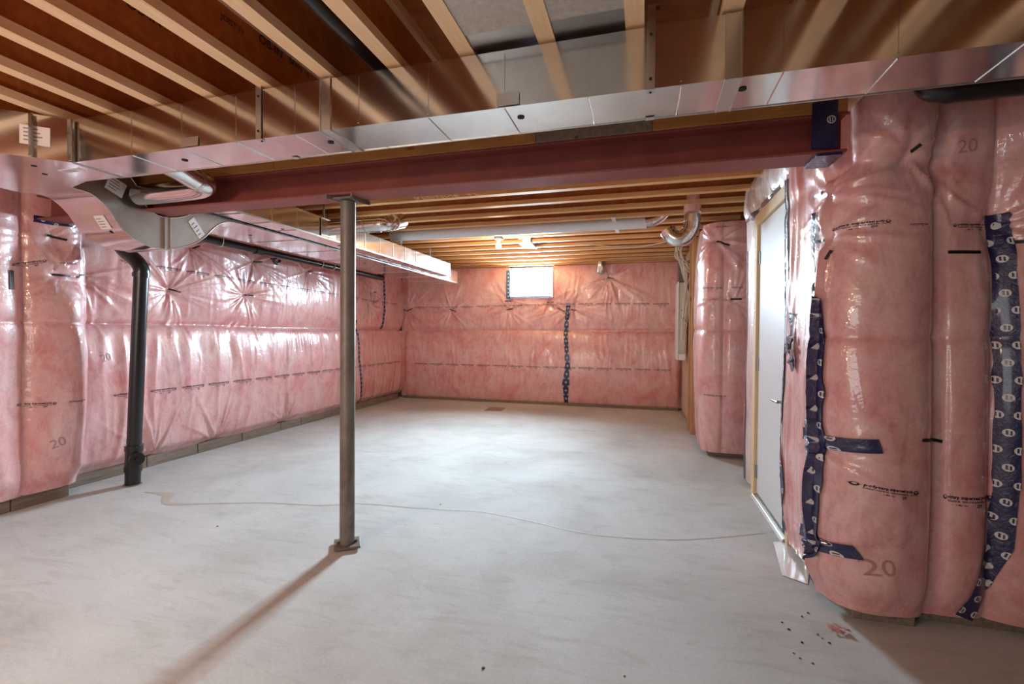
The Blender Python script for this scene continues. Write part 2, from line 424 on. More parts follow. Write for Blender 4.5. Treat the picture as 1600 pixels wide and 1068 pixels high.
    def mark(s, px, py, dx, dy=0, w=.012):
        a = s.hit(px-dx/2, py-dy/2); b = s.hit(px+dx/2, py+dy/2)
        return s.strip([a, b], w, 'black_strip', BLACK, False, .006, raw=True, n_across=2)
    def glyphs(s, o, u, vv, items, mat, name):
        """text items (string, x, y, size, bold) laid along u with up vv from the point o on the sheet"""
        mb = MB()
        for it in items:
            if it[0] == 'LOGO':
                x0, y0, r = it[1:4]; ang = np.linspace(0, 2*PI, 13)[:-1]
                p = np.concatenate([np.stack([np.cos(ang), np.sin(ang)], -1)*r, np.stack([np.cos(ang)*.55, np.sin(ang)*.55+.2], -1)*r])+[x0, y0]
                f = [(e, (e+1) % 12, (e+1) % 12+12, e+12) for e in range(12)]
                lf = np.array([(-1.5, .35), (-.9, .1), (-.6, .75), (.6, .75), (.9, .1), (1.5, .35), (.9, -.35), (0, -1.2), (-.9, -.35)])*r+[x0, y0]
                p = np.concatenate([p, lf[[0, 1, 8]], lf[[4, 5, 6]]]); f = f+[(24, 25, 26), (27, 28, 29)]
            else:
                p, f = text_mesh(it[0], it[3], it[4]); p = p+[it[1], it[2]]
            if len(p) == 0: continue
            SZ = o+p[:, :1]*u+p[:, 1:]*vv
            mb.add(s.pos(SZ[:, 0], SZ[:, 1], .0025), f)
        ob = link(name, mb.mesh(name), mat); adopt(ob, s.parent); return ob
    def frame(s, a, b):
        A = s.hit(*a); B = s.hit(*b); u = B-A; L = np.linalg.norm(u); u = u/L
        v = np.array([-u[1], u[0]]);
        if v[1] < 0: v = -v
        return A, u, v, L
    def prints(s, a, b):
        A, u, v, L = s.frame(a, b); k = L/.25
        it = [('LOGO', .008, .004, .0115), ('LOGO', .246, .004, .0115), ('polytarp superseal poly', .028, .002, .0212, .034),
              ('PARE-VAPEUR  VAPOUR BARRIER  CAN2-51', .028, -.014, .0120, .016), ('6 MIL 150', .085, -.030, .0115, .01), ('DT', .172, -.034, .019, .035)]
        it = [tuple([t[0]]+[x*k for x in t[1:4]]+list(t[4:])) if t[0] != 'LOGO' else ('LOGO',)+tuple(x*k for x in t[1:]) for t in it]
        return s.glyphs(A, u, v, it, INK, 'printed_text')
    def prints_row(s, z, s0, s1, step=.32, flip=1):
        q = s0
        while q < s1:
            it = [('LOGO', .006, .004, .0105), ('LOGO', .244, .004, .0105), ('polytarp superseal poly', .024, .002, .0215, .032),
                  ('PARE-VAPEUR  VAPOUR BARRIER  CAN2-51', .024, -.015, .0120, .016), ('6 MIL 150', .08, -.031, .012, .01), ('DT', .170, -.036, .020, .03)]
            zz = z(q) if callable(z) else z
            s.glyphs(np.array([q if flip > 0 else q+.25, zz]), np.array([flip, 0.0]), np.array([0, 1.0]), it, INK, 'printed_text')
            q += step
    def twenty(s, px, py, h=.06, tilt=.25):
        A = s.hit(px, py); B = s.hit(px+8, py); sg = np.sign(B[0]-A[0])
        s.glyphs(A, np.array([sg*math.cos(tilt), math.sin(tilt)]), np.array([-sg*math.sin(tilt), math.cos(tilt)]), [('20', 0, 0, h*1.3, 0)], GREYINK, 'batt_number')

# ================================================================== SETTING
ZF, ZB = 2.345, 2.565      # underside of the front and of the back joists
YB = 8.60
fl = MB().box(-5.2, 3.8, -2.8, 9.3, -.12, 0).build('floor', FLOOR); tag(fl, 'pale grey trowelled concrete slab floor with a long filled crack', kind='structure')
# filled crack running across the slab
cr = [(225, 768), (262, 772), (262, 786), (330, 786), (420, 785), (500, 789), (560, 786), (640, 792), (700, 796), (760, 800), (830, 814), (900, 830), (960, 838), (1030, 842), (1100, 841), (1195, 832)]
pts = [at(x, y, Z=.0012) for x, y in cr]; mb = MB(); W = [.02, .07, .05]+[.014]*13
sp = smooth_path(pts, 6); v = []
for i, p in enumerate(sp):
    a = sp[max(i-1, 0)]; b = sp[min(i+1, len(sp)-1)]; d = b-a; d /= np.linalg.norm(d)+1e-9; n = np.array([-d[1], d[0], 0])
    ww = np.interp(i/6, range(16), W)*(.7+.6*vnoise(i*.7, 0., 3)); v += [p+n*ww/2, p-n*ww/2]
mb.add(v, [(2*i, 2*i+1, 2*i+3, 2*i+2) for i in range(len(sp)-1)]); mb.build('filled_crack', CRACK, fl)

wl = MB().box(-5.10, -4.95, -2.8, 9.1, 0, 2.85).build('wall_left', CONC); tag(wl, 'left foundation wall behind pink insulation under clear poly sheet', kind='structure')
# back wall with the window opening
WX0, WX1, WZ0, WZ1 = -2.47, -1.655, 1.985, 2.535
wb = MB()
wb.box(-4.95, WX0, 8.72, 9.0, 0, 2.85).box(WX1, 1.6, 8.72, 9.0, 0, 2.85).box(WX0, WX1, 8.72, 9.0, 0, WZ0).box(WX0, WX1, 8.72, 9.0, WZ1, 2.85)
wb = wb.build('wall_back', CONC); tag(wb, 'back foundation wall behind pink insulation, with a small window', kind='structure')
wr = MB()
wr.box(.98, 1.08, 2.62, 3.26, 0, 2.85).box(.98, 1.08, 4.36, 4.75, 0, 2.85).box(.98, 1.08, 3.26, 4.36, 2.31, 2.85)
wr.box(1.2, 1.3, 4.75, 9.0, 0, 2.85).box(.98, 1.2, 4.70, 4.75, 0, 2.85)
wr.box(.98, 3.5, 2.64, 2.74, 0, 2.85)
wr = wr.build('wall_right', CONC); tag(wr, 'right wall of insulated bays with the white door', kind='structure')
MB().box(3.5, 3.6, -2.8, 2.74, 0, 2.85).build('wall_side', CONC)['kind'] = 'structure'
MB().box(-5.1, 3.6, -2.9, -2.8, 0, 2.85).build('wall_front', CONC)['kind'] = 'structure'

ce = MB().box(-5.1, 3.6, -2.8, 2.60, ZF+.24, ZF+.262).box(-5.1, 3.6, 2.57, 9.1, ZB+.235, ZB+.257).box(-5.1, 3.6, 2.56, 2.60, ZF+.0, ZB+.235).build('ceiling', OSB)
tag(ce, 'strand board subfloor above open joists', kind='structure')

# ---- front I-joists, running towards the beam
XJ = [-.688+.03+.305*k for k in range(-13, 13)]
def ijoist_meshes():
    a = MB().box(-.031, .031, -2.78, 2.56, ZF, ZF+.038).box(-.031, .031, -2.78, 2.56, ZF+.202, ZF+.24)
    b = MB().box(-.006, .006, -2.78, 2.56, ZF+.038, ZF+.202)
    return a.mesh('flange'), b.mesh('web')
fm, wm = ijoist_meshes(); fm.materials.append(FLANGE); wm.materials.append(OSB)
JN = []
for k, x in enumerate(XJ):
    j = link('i_joist', fm); j.location = (x, 0, 0); j.parent = ce
    wo = link('web', wm); wo.parent = j
    JN.append(j)
# stencilled grade marks on the webs (seen mirrored as printed on the side of the joist)
def web_text(txt, px, py, j, size, flip=True):
    p = at(px, py, X=XJ[j]+.0065)
    tv, f = text_mesh(txt, size, .01)
    v = [(.0075, p[1]-q[0] if not flip else p[1]+q[0], p[2]+q[1]) for q in tv]
    o = MB().add(v, f).build('grade_stamp', INK); o.parent = JN[j]
def jidx(x): return int(np.argmin([abs(q-x) for q in XJ]))
web_text('OB-IN', 404, 64, jidx(-1.57), .05)
web_text('JOIST 11', 345, 28, jidx(-1.57), .03)
web_text('SPAN 16', 452, 98, jidx(-1.57), .035)
web_text('OB-IN', 196, 8, jidx(-1.88), .05)
p = at(1030, 30, X=XJ[jidx(.0)]+.0065)
web_text('CANADA', 1030, 33, jidx(-.02), .035)

# ---- back joists, running along the beam
YJ = [4.135+.3755*k for k in range(-4, 12)]
BFL = MB().box(-4.93, .97, -.035, .035, ZB, ZB+.040).box(-4.93, .97, -.035, .035, ZB+.195, ZB+.235).mesh('flange'); BFL.materials.append(LUMBER)
BWB = MB().box(-4.93, .97, -.006, .006, ZB+.040, ZB+.195).mesh('web'); BWB.materials.append(OSB)
for y in YJ+[8.56]:
    j = link('i_joist', BFL); j.location = (0, y+.02, 0); j.parent = ce
    wo = link('web', BWB); wo.parent = j

# ---- grey panning boards under two front joist bays, and the curved metal sheet behind them
for k, (x0, x1) in enumerate(((-.632, -.368), (-.332, -.05))):
    MB().box(x0, x1, -1.6, 1.58, ZF+.004, ZF+.012).build('panning_board', GREYBOARD, ce)
    mb = MB(); v = []
    for i in range(13):
        t = i/12; y = 1.582+.62*t; z = ZF+.006+.16*sst(.15, 1, t)
        v += [(x0, y, z), (x1, y, z)]
    mb.add(v, [(2*i, 2*i+1, 2*i+3, 2*i+2) for i in range(12)], True).build('panning_sheet', DULL, ce)

# ---- bottom plates along the walls (short lengths of timber)
def plates(pairs, wid, h, parent, mat, inner):
    for (a, b) in pairs:
        a = np.array(a+(0,), float); b = np.array(b+(0,), float); d = b-a; L = np.linalg.norm(d); d /= L; n = np.array([d[1], -d[0], 0])*inner
        c = (a+b)/2+n*wid/2; MB().obox(c+np.array([0, 0, h/2+.001]), d*(L/2-.003), n*wid/2, (0, 0, h/2)).build('bottom_plate', mat, parent, .004)
lw = lambda y: -4.545-.0349*(y-2.7)          # face line of the left wall
ys = [2.74, 3.4, 3.95, 4.55, 5.2, 5.6, 6.3, 7.2, 8.5]
plates([((lw(a), a), (lw(b), b)) for a, b in zip(ys[:-1], ys[1:])], .13, .105, wl, GREYWOOD, -1)
plates([((-4.36, a), (-4.36, b)) for a, b in ((-.4, 1.2), (1.2, 2.28), (2.28, 2.64))], .13, .10, wl, GREYWOOD, -1)
plates([((a, 8.60), (b, 8.60)) for a, b in ((-4.68, -3.1), (-3.1, -1.36), (-1.36, .55))], .1, .045, wb, GREYWOOD, -1)
plates([((.93, 2.52), (1.18, 2.52)), ((1.18, 2.60), (2.4, 2.60))], .10, .055, wr, GREYWOOD, -1)
plates([((.66, 5.52), (1.05, 5.52)), ], .12, .05, wr, GREYWOOD, -1)

# ================================================================== POLY SHEETS
def seam(S, Z, z=1.36, c=.03, w=.035): return -c*np.exp(-np.abs(Z-z)/w)
def fold_noise(amp, fs, fz, seed, lo=0.0, hi=1.33):
    return lambda S, Z: amp*(ridged(S*fs+1.5*vnoise(S*2, Z*1.5, seed+9), Z*fz, seed)-.6)*sst(hi+.05, hi-.25, Z)*sst(lo, lo+.2, Z)
def small(amp, fs, fz, seed): return lambda S, Z: amp*(ridged(S*fs+.8*vnoise(S*5, Z*5, seed+3), Z*fz, seed)-.6)

# --- left wall, far part
def base_left(S, Z):
    lowb = .085*np.sqrt(np.clip(np.sin(np.clip((Z-.10)/(1.40-.10), 0, 1)*PI), 0, 1))+.05*sst(.11, .2, Z)
    upb = .085*np.sqrt(np.clip(np.sin(np.clip((Z-1.34)/(2.5-1.34), 0, 1)*PI), 0, 1))
    return .03+np.where(Z < 1.36, lowb, np.maximum(upb, .02))+.03*(vnoise(S*1.1, Z*1.1, 21)-.5)
LS = Sheet([(-4.83, 8.62), (lw(5.6)-.04, 5.6), (lw(2.70)-.03, 2.70)], base_left, .10, 2.56)
LS.extra += [lambda S, Z: seam(S, Z, 1.36+.02*np.sin(S*1.7), .03, .03), fold_noise(.022, 7, .7, 31), small(.006, 16, 2.0, 33)]
dn = dict(lo=-PI*.98, hi=-PI*.02)
for px, py, kw in ((272, 454, {}), (388, 461, {}), (306, 386, {}), (402, 409, {}), (485, 424, {}), (576, 428, {}), (584, 478, {}), (133, 431, {}), (586, 456, dict(n=8))):
    LS.staple(px, py, **{**dict(depth=.085, R=.16, n=22, amp=.017, reach=.42), **kw})
for px, py in ((232, 722), (440, 672), (330, 690)):
    LS.staple(px, py, depth=.05, R=.10, n=14, amp=.022, reach=.42, lo=.15*PI, hi=.85*PI)
LS.build('vapour_barrier', wl, PLASTIC, .012)
# --- left wall, near bays
def bays(edges, b, seamz=1.36, zlo=.10, zhi=2.5, bot=.5):
    def f(S, Z):
        d = np.full(np.broadcast(S, Z).shape, .012)
        for a, c in zip(edges[:-1], edges[1:]):
            t = np.clip((S-a)/(c-a), 0, 1); q = np.power(np.clip(np.sin(t*PI), 0, 1), .45)
            d = d+np.where((S >= a) & (S < c), b*q, 0)
        vert = .72+.28*np.sin(np.clip((Z-zlo)/(zhi-zlo), 0, 1)*PI)
        tail = bot+(1-bot)*sst(zlo-.02, zlo+.16, Z)
        return d*vert*tail+.02*(vnoise(S*3, Z*1.5, 44)-.5)
    return f
NS = Sheet([(-4.60, 2.74), (-4.42, 2.70), (-4.38, 2.62), (-4.38, -.6)], bays([0, .13, .55, 1.15, 1.75, 2.4, 3.6], .13), .095, 2.52)
NS.extra += [lambda S, Z: seam(S, Z, 1.36, .012, .03), fold_noise(.018, 7, .8, 51), small(.006, 13, 3, 53)]
for px, py in ((88, 371), (94, 430), (118, 431)): NS.staple(px, py, depth=.06, R=.10, n=14, amp=.014, reach=.28)
NS.build('vapour_barrier', wl, PLASTIC, .015)

# --- back wall
def base_back(S, Z):
    lowb = .10*np.sqrt(np.clip(np.sin(np.clip((Z-.04)/(1.42-.04), 0, 1)*PI), 0, 1))
    upb = .06*np.sqrt(np.clip(np.sin(np.clip((Z-1.34)/(2.6-1.34), 0, 1)*PI), 0, 1))
    edge = sst(0, .12, S)*sst(0, .12, 5.32-S)
    return (.02+np.where(Z < 1.36, lowb, upb)+.02*(vnoise(S*1.3, Z*1.3, 61)-.5))*(.35+.65*edge)
BS = Sheet([(.62, 8.66), (-4.75, 8.66)], base_back, .045, 2.56)
BS.extra += [lambda S, Z: seam(S, Z, 1.36, .022, .025), fold_noise(.012, 4, .8, 71), small(.005, 14, 2.5, 73)]
for px, py, kw in ((636, 485, {}), (704, 485, dict(n=14)), (794, 467, {}), (857, 470, {}), (794, 483, {}), (874, 484, {}), (895, 481, dict(n=30, amp=.024)), (952, 434, {})):
    BS.staple(px, py, **{**dict(depth=.055, R=.13, n=22, amp=.022, reach=.50), **kw})
hs0 = BS.hit(864, 440)[0]; hs1 = BS.hit(795, 440)[0]
BS.build('vapour_barrier', wb, PLASTIC, .018, hole=(hs0, hs1, WZ0-.005, 2.60))

# --- right wall: from the door jamb round the outside corner and along the near face
SC0 = .712     # s of the corner
def base_rf(S, Z):
    side = .022+.040*ridged(S*8+.8*np.sin(Z*2.3), Z*.5, 81)*(.4+.6*sst(.02, .12, S))+.012*ridged(S*19+Z, Z*1.1, 83)
    d = np.where(S < SC0, side, .02)
    d = d+0*Z
    for a, c, b in ((SC0-.06+.12*sst(2.03, 2.10, Z), SC0+.36, .125+.05*sst(2.05, 2.12, Z)), (SC0+.36, SC0+.64, .07), (SC0+.64, SC0+1.15, .10), (SC0+1.15, SC0+1.9, .12)):
        t = np.clip((S-a)/(c-a), 0, 1); q = np.power(np.clip(np.sin(t*PI), 0, 1), .5)
        d = d+np.where((S >= a) & (S < c), b*q, 0)
    up = 1-.16*np.exp(-((Z-2.09)/.05)**2)-.4*sst(2.36, 2.5, Z)
    return d*up*(.62+.38*sst(.03, .22, Z))*(.93+.1*np.sin(Z*2.6))
RS = Sheet([(.885, 3.352), (.885, 2.70), (.90, 2.615), (.95, 2.565), (1.21, 2.56), (1.24, 2.615), (2.8, 2.615)], base_rf, .05, 2.52, True)
RS.extra += [lambda S, Z: seam(S, Z, 1.30, .012, .03)*sst(SC0-.1, SC0, S), small(.006, 10, 1.2, 91), fold_noise(.014, 5, .8, 93, 0, 2.6),
             lambda S, Z: .028*(ridged(S*2.2, Z*1.2+S, 95)-.6)*sst(1.5, 1.9, Z)*sst(SC0+.2, SC0+.5, S)]
for px, py, kw in ((1430, 232, dict(depth=.09, R=.11)), (1276, 305, dict(depth=.05)), (1555, 345, dict(depth=.07, R=.12)), (1284, 372, dict(depth=.05)), (1280, 700, dict(depth=.03, R=.08)), (1276, 850, dict(depth=.03, R=.08))):
    RS.staple(px, py, **{**dict(depth=.06, R=.10, n=14, amp=.014, reach=.3), **kw})
RS.build('vapour_barrier', wr, PLASTIC, .013)

# --- right wall: above the door
def base_door(S, Z): return .02+.05*np.sqrt(np.clip(np.sin(np.clip((Z-2.28)/.34, 0, 1)*PI), 0, 1))+.03*(ridged(S*7+Z*4, Z*3, 101)-.5)
DS = Sheet([(.90, 4.62), (.90, 3.24)], base_door, 2.29, 2.60, True)
DS.build('vapour_barrier', wr, CLEAR, .014)
# --- right wall: narrow padded strip on the far side of the door
def base_ds(S, Z):
    t = np.clip((S-.30)/.42, 0, 1); return .02+.085*np.power(np.sin(t*PI), .5)*(.8+.2*np.sin(Z*3))*(.5+.5*sst(.05, .3, Z))+.015*(ridged(S*8, Z*1.3, 111)-.5)
ES = Sheet([(1.12, 4.78), (.99, 4.74), (.93, 4.68), (.92, 4.34)], lambda S, Z: .02+.06*np.power(np.clip(np.sin(np.clip((S-.05)/.50, 0, 1)*PI), 0, 1), .5)*(.85+.15*np.sin(Z*3))+.012*(ridged(S*8, Z*1.6, 111)-.5), .04, 2.50, True)
ES.build('vapour_barrier', wr, CLEAR, .014)
# --- right wall: padded pier beyond the door
def base_pier(S, Z):
    c = 1.05
    d = .02+.10*np.power(np.clip(np.sin(np.clip(S/c, 0, 1)*PI), 0, 1), .5)*(S < c)+.08*np.power(np.clip(np.sin(np.clip((S-c)/.42, 0, 1)*PI), 0, 1), .5)*(S >= c)
    v = (.45+.55*np.sqrt(np.clip(np.sin(np.clip((Z-.0)/2.56, 0, 1)*PI), 0, 1)))
    return (d+.065*np.exp(-((S-c)/.16)**2))*v
PS = Sheet([(.68, 6.45), (.66, 5.56), (.70, 5.50), (1.08, 5.50)], base_pier, .055, 2.50, True)
PS.extra += [fold_noise(.022, 6, .7, 121, 0, 2.6), small(.007, 12, 1.5, 123), lambda S, Z: seam(S, Z, 1.36, .018, .03)]
for px, py in ((1120, 375), (1148, 470)): PS.staple(px, py, depth=.06, R=.12, n=18, amp=.015, reach=.4)
PS.build('vapour_barrier', wr, PLASTIC, .014)
# stuffed top of the pier
pm = MB()
top = [(x, y) for x, y in ((.62, 6.4), (.60, 5.6), (.70, 5.42), (1.1, 5.42), (1.15, 6.4))]
v = [(x, y, 2.44) for x, y in top]+[(x*.8+.9*.2, y*.8+5.9*.2, 2.51) for x, y in top]
pm.add(v, [(i, (i+1) % 5, (i+1) % 5+5, i+5) for i in range(5)]+[tuple(range(5, 10))], True).build('vapour_barrier', PLASTIC, wr)

# ---- tapes on the sheets
LS.strip([(597, 421), (594, 514)], .06)
LS.strip([(556, 500), (561, 560), (557, 632)], .06)
BS.strip([(888, 477), (884, 520), (887, 570), (884, 600), (885, 637)], [.075, .08, .085, .13, .07], wob=.3)
tb = [(797, 422), (796, 440), (797, 464)]
RS.strip([(1551, 336), (1560, 380), (1566, 430), (1570, 520), (1574, 640), (1573, 760), (1560, 850), (1528, 930), (1503, 985)], .072, wob=.15, off=.008, n_across=6)
RS.strip([(1226, 282), (1224, 450), (1222, 640), (1221, 760), (1224, 850)], .085, wob=.2, off=.008, n_across=7)
RS.strip([(1277, 332), (1276, 360), (1276, 402)], [.035, .05, .02], logos=False, off=.016, n_across=6)
RS.strip([(1276, 400), (1275, 470), (1276, 520), (1272, 620), (1270, 700), (1271, 780), (1268, 860), (1268, 920), (1275, 968)], [.012, .03, .06, .07, .075, .06, .045, .025, .06], wob=.3, off=.013, n_across=9)
RS.strip([(1258, 676), (1290, 690), (1330, 695), (1376, 697)], .062, off=.010, n_across=6)
RS.strip([(1252, 826), (1280, 848), (1310, 857), (1341, 862)], .060, off=.010, n_across=6)
ES.strip([(1168, 392), (1165, 520), (1165, 640), (1164, 760)], .04, logos=False)
DS.strip([(1168, 356), (1190, 338), (1224, 300)], .05, mat=MAROON, logos=False)
NS.strip([(52, 341), (80, 346), (119, 351)], .05)
# crumpled tape by the door
RS.strip([(1239, 488), (1240, 520), (1238, 548)], [.05, .035, .05], 'crumpled_tape', MAROON, False, .012, wob=.8, n_across=6)
RS.strip([(1236, 536), (1241, 556), (1243, 580)], [.09, .08, .03], 'crumpled_tape', MAROON, False, .016, wob=1.2, n_across=7)
mb = MB(); rr = random.Random(3)
for i in range(14):
    a = RS.hit(1234+rr.uniform(0, 10), 530+rr.uniform(0, 40)); p = RS.pos(a[0], a[1], .016)
    q = [p+np.array([rr.uniform(-.016, .003), rr.uniform(-.05, .05), rr.uniform(-.05, .05)]) for _ in range(4)]
    mb.add(q, [(0, 1, 2), (0, 2, 3), (1, 2, 3)])
mb.build('crumpled_tape', MAROON, wr)
# short black strips that pin the sheets
for px, py, dx, dy in ((272, 454, 20, 5), (388, 461, 14, 1), (306, 386, 12, -4), (402, 409, 14, 0), (485, 424, 9, 0), (576, 428, 10, 0), (586, 456, 4, 0), (430, 408, 2, 0)):
    LS.mark(px, py, dx, dy, .014)
for px, py, dx, dy in ((88, 371, 32, 8), (94, 430, 27, 3), (126, 431, 14, -4), (18, 437, 1, 30)): NS.mark(px, py, dx, dy, .016 if dx > 5 else .03)
for px, py, dx, dy in ((630, 484, 8, 2), (640, 484, 9, -4), (708, 485, 10, 4), (794, 470, 10, 0), (860, 472, 11, 0), (796, 483, 11, -2), (877, 484, 12, 6), (896, 484, 9, 1), (954, 434, 10, 2), (692, 437, 0, 0)):
    if dx: BS.mark(px, py, dx, dy, .018)
for px, py, dx, dy in ((1505, 394, 52, 0), (1586, 378, 40, -2), (1430, 232, 16, -12), (1278, 305, 14, -9), (1280, 377, 16, -3), (1296, 398, 10, -14), (1455, 688, 30, 2)):
    RS.mark(px, py, dx, dy, .014)
for px, py, dx, dy in ((1130, 380, 20, 6), (1150, 467, 17, 0)): PS.mark(px, py, dx, dy, .018)
# window tapes on the reveal
# ---- printed rows
y0 = LS.hit(235, 617); 
LS.prints_row(lambda q: .74-.012*(LS.L-q)*0, .25, LS.L-.35, .32, -1)
LS.prints_row(lambda q: 1.86+.012*q, .3, LS.L-.4, .33, -1)
BS.prints_row(lambda q: .70, .22, 5.0, .325, -1)
BS.prints_row(lambda q: 1.83+.02*math.sin(q), .25, 5.0, .325, -1)
for a, b in (((27, 633), (86, 630)), ((108, 628), (133, 624)), ((20, 414), (70, 408)), ((94, 411), (118, 412))): NS.prints(a, b)
for a, b in (((1302, 360), (1389, 346)), ((1328, 754), (1432, 771)), ((1474, 776), (1552, 780)), ((1490, 353), (1548, 352)), ((1422, 351), (1448, 350))): RS.prints(a, b)
for a, b in (((1098, 450), (1128, 450)), ((1100, 616), (1133, 619)), ((1143, 449), (1160, 449))): PS.prints(a, b)
NS.twenty(80, 702, .075); RS.twenty(1345, 897, .08, .2); RS.twenty(1496, 240, .06, .1); LS.twenty(160, 566, .07)
# loose flap of clear poly on the floor by the door
pf = MB(); fp = [at(x, y, Z=.003) for x, y in ((1208, 846), (1240, 845), (1266, 880), (1262, 912), (1222, 898))]
v = [tuple(p) for p in fp]+[tuple(np.mean(fp, 0)+np.array([0, 0, .012]))]
FLAP = plain('clear_poly_flap', srgb(232, 226, 220), .25, Coat_Weight=.6)
pf.add(v, [(i, (i+1) % 5, 5) for i in range(5)], True).build('poly_flap', FLAP, wr)

# ================================================================== WINDOW
wn = MB()
yg = 8.74
wn.box(WX0-.0, WX0+.035, yg-.03, yg+.03, WZ0, WZ1).box(WX1-.035, WX1, yg-.03, yg+.03, WZ0, WZ1)
wn.box(WX0+.035, WX1-.035, yg-.03, yg+.03, WZ0, WZ0+.035).box(WX0+.035, WX1-.035, yg-.03, yg+.03, WZ1-.03, WZ1)
wn = wn.build('window_1', VINYL); tag(wn, 'small white sliding basement window glowing with daylight in the back wall', kind='structure')
MB().box(-2.09, -2.03, yg-.02, yg+.02, WZ0+.035, WZ1-.03).build('mullion', VINYL, wn)
MB().box(WX0+.035, -2.09, yg+.002, yg+.006, WZ0+.035, WZ1-.03).build('pane', GLASS, wn)
MB().box(-2.03, WX1-.035, yg-.006, yg-.002, WZ0+.035, WZ1-.03).build('pane', GLASS, wn)
rv = MB()
rv.box(WX0-.012, WX0, 8.56, yg-.03, WZ0, WZ1).box(WX1, WX1+.012, 8.56, yg-.03, WZ0, WZ1).box(WX0, WX1, 8.56, yg-.03, WZ0-.012, WZ0).box(WX0, WX1, 8.66, yg-.03, WZ1, WZ1+.01)
rv.build('reveal', VINYL, wn)
BLUE = plain('navy_tape_lit_tint', srgb(60, 96, 160), .35, Coat_Weight=.5)  # navy tape by the window, the daylight on it put into its colour
mb = MB()
mb.box(WX0-.06, WX0+.022, 8.545, 8.556, WZ0-.03, WZ1-.05)
mb.build('reveal_tape', BLUE, wn); MB().box(WX0+.006, WX1-.01, 8.545, 8.556, WZ0-.006, WZ0+.010).build('reveal_tape', NAVY, wn)
mb = MB(); rr = random.Random(9)
for k in range(7):
    zz = WZ0+.02+k*.07; mb.disc((WX0-.018, 8.543, zz), (0, -1, 0), .014, 12)
mb.build('tape_logo', WHITE, wn)

# ================================================================== DOOR
dn_ = MB()
XD = .865
dn_.box(XD-.01, XD+.11, 4.235, 4.325, 0, 2.285).box(XD-.01, XD+.11, 3.27, 3.325, 0, 2.285).box(XD-.01, XD+.11, 3.325, 4.235, 2.195, 2.285)
dn_ = dn_.build('door_1', JAMB, bevel=.003); tag(dn_, 'plain white slab door in a raw pine frame in the right wall', kind='structure')
MB().box(XD+.012, XD+.055, 3.33, 4.23, .035, 2.19).build('door_slab', DOORW, dn_, .003)
MB().box(XD-.02, XD+.09, 3.325, 4.235, .0, .022).build('threshold', NICKEL, dn_, .004)
MB().box(XD-.028, XD-.02, 3.325, 4.235, 0, .010).build('threshold_lip', VINYL, dn_)
for zc in (at(1175, 410, X=XD)[2], at(1173, 566, X=XD)[2], at(1171, 725, X=XD)[2]):
    h = MB().box(XD+.004, XD+.0125, 4.205, 4.245, zc-.05, zc+.05); h.tube([(XD+.004, 4.232, zc-.05), (XD+.004, 4.232, zc+.05)], .007, 8)
    h.build('hinge', DULL, dn_)
zh = at(1212, 621, X=XD)[2]
h = MB().tube([(XD+.012, 3.40, zh), (XD-.002, 3.40, zh)], .028, 16).tube([(XD, 3.40, zh), (XD-.045, 3.40, zh)], .010, 10)
h.tube(smooth_path([(XD-.045, 3.39, zh), (XD-.05, 3.45, zh+.001), (XD-.046, 3.54, zh-.002)], 5), [.010]*11, 10)
h.build('lever_handle', NICKEL, dn_)

# ================================================================== STEEL BEAM AND POST
bm = empty('steel_beam', (-1.8, 2.495, 2.112)); tag(bm, 'long red oxide steel I-beam crossing the room under the duct', 'beam')
X0, X1 = -4.9, .84; Y0, Y1, Z0, Z1 = 2.412, 2.578, 2.112, 2.288
MB().box(X0, X1, Y0, Y1, Z0, Z0+.012).build('bottom_flange', OXIDE, bm, .002)
MB().box(X0, X1, Y0, Y1, Z1-.012, Z1).build('top_flange', OXIDE, bm, .002)
MB().box(X0, X1, 2.490, 2.500, Z0+.012, Z1-.012).build('web', OXIDE, bm)
for a, b, m in ((X0, -2.2, PLATE), (-2.2, -.56, PLATE), (-.56, .02, GREYWOOD), (.02, X1, PLATE)):
    MB().box(a+.001, b-.001, Y0-.002, Y1, Z1, ZF-.001).build('timber_plate', m, bm, .002)
tv, f = text_mesh('REDLINE  47', .075, 0.0)
o = at(642, 307, Z=Z0-.001)
MB().add([(o[0]+q[0], o[1]+.02+q[1]*.9, Z0-.0012) for q in tv], f).build('chalk_writing', CHALK, bm)
# tape where the beam enters the wall
mb = MB().box(.70, .80, Y0-.004, Y0+.004, Z0+.02, Z1+.05); mb.box(.72, .82, Y0-.006, Y1, Z0-.014, Z0-.002).build('end_tape', NAVY, bm)
mb = MB().disc((.775, Y0-.0055, 2.255), (0, -1, 0), .018, 14, .013); mb.box(.768, .772, Y0-.006, Y0-.005, 2.246, 2.264).box(.778, .782, Y0-.006, Y0-.005, 2.246, 2.264).build('tape_logo', WHITE, bm)

po = empty('steel_post', (-1.735, 2.495, 0)); tag(po, 'round grey steel post standing alone under the red beam', 'post')
MB().tube([(-1.738, 2.495, .022), (-1.735, 2.495, 2.085)], .044, 28).build('shaft', POST, po)
ang = .62; ca, sa = math.cos(ang), math.sin(ang)
MB().obox((-1.738, 2.495, .016), (.075*ca, .075*sa, 0), (-.075*sa, .075*ca, 0), (0, 0, .006)).build('base_plate', POST, po, .002)
mb = MB()
for i in (-1, 1):
    MB().tube([(-1.738+i*.05*ca, 2.495+i*.05*sa, .0), (-1.738+i*.05*ca, 2.495+i*.05*sa, .034)], .010, 6).build('anchor_bolt', RUST, po)
MB().tube([(-1.738, 2.495, 0), (-1.738, 2.495, .012)], .05, 20).build('grout_pad', CONC, po)
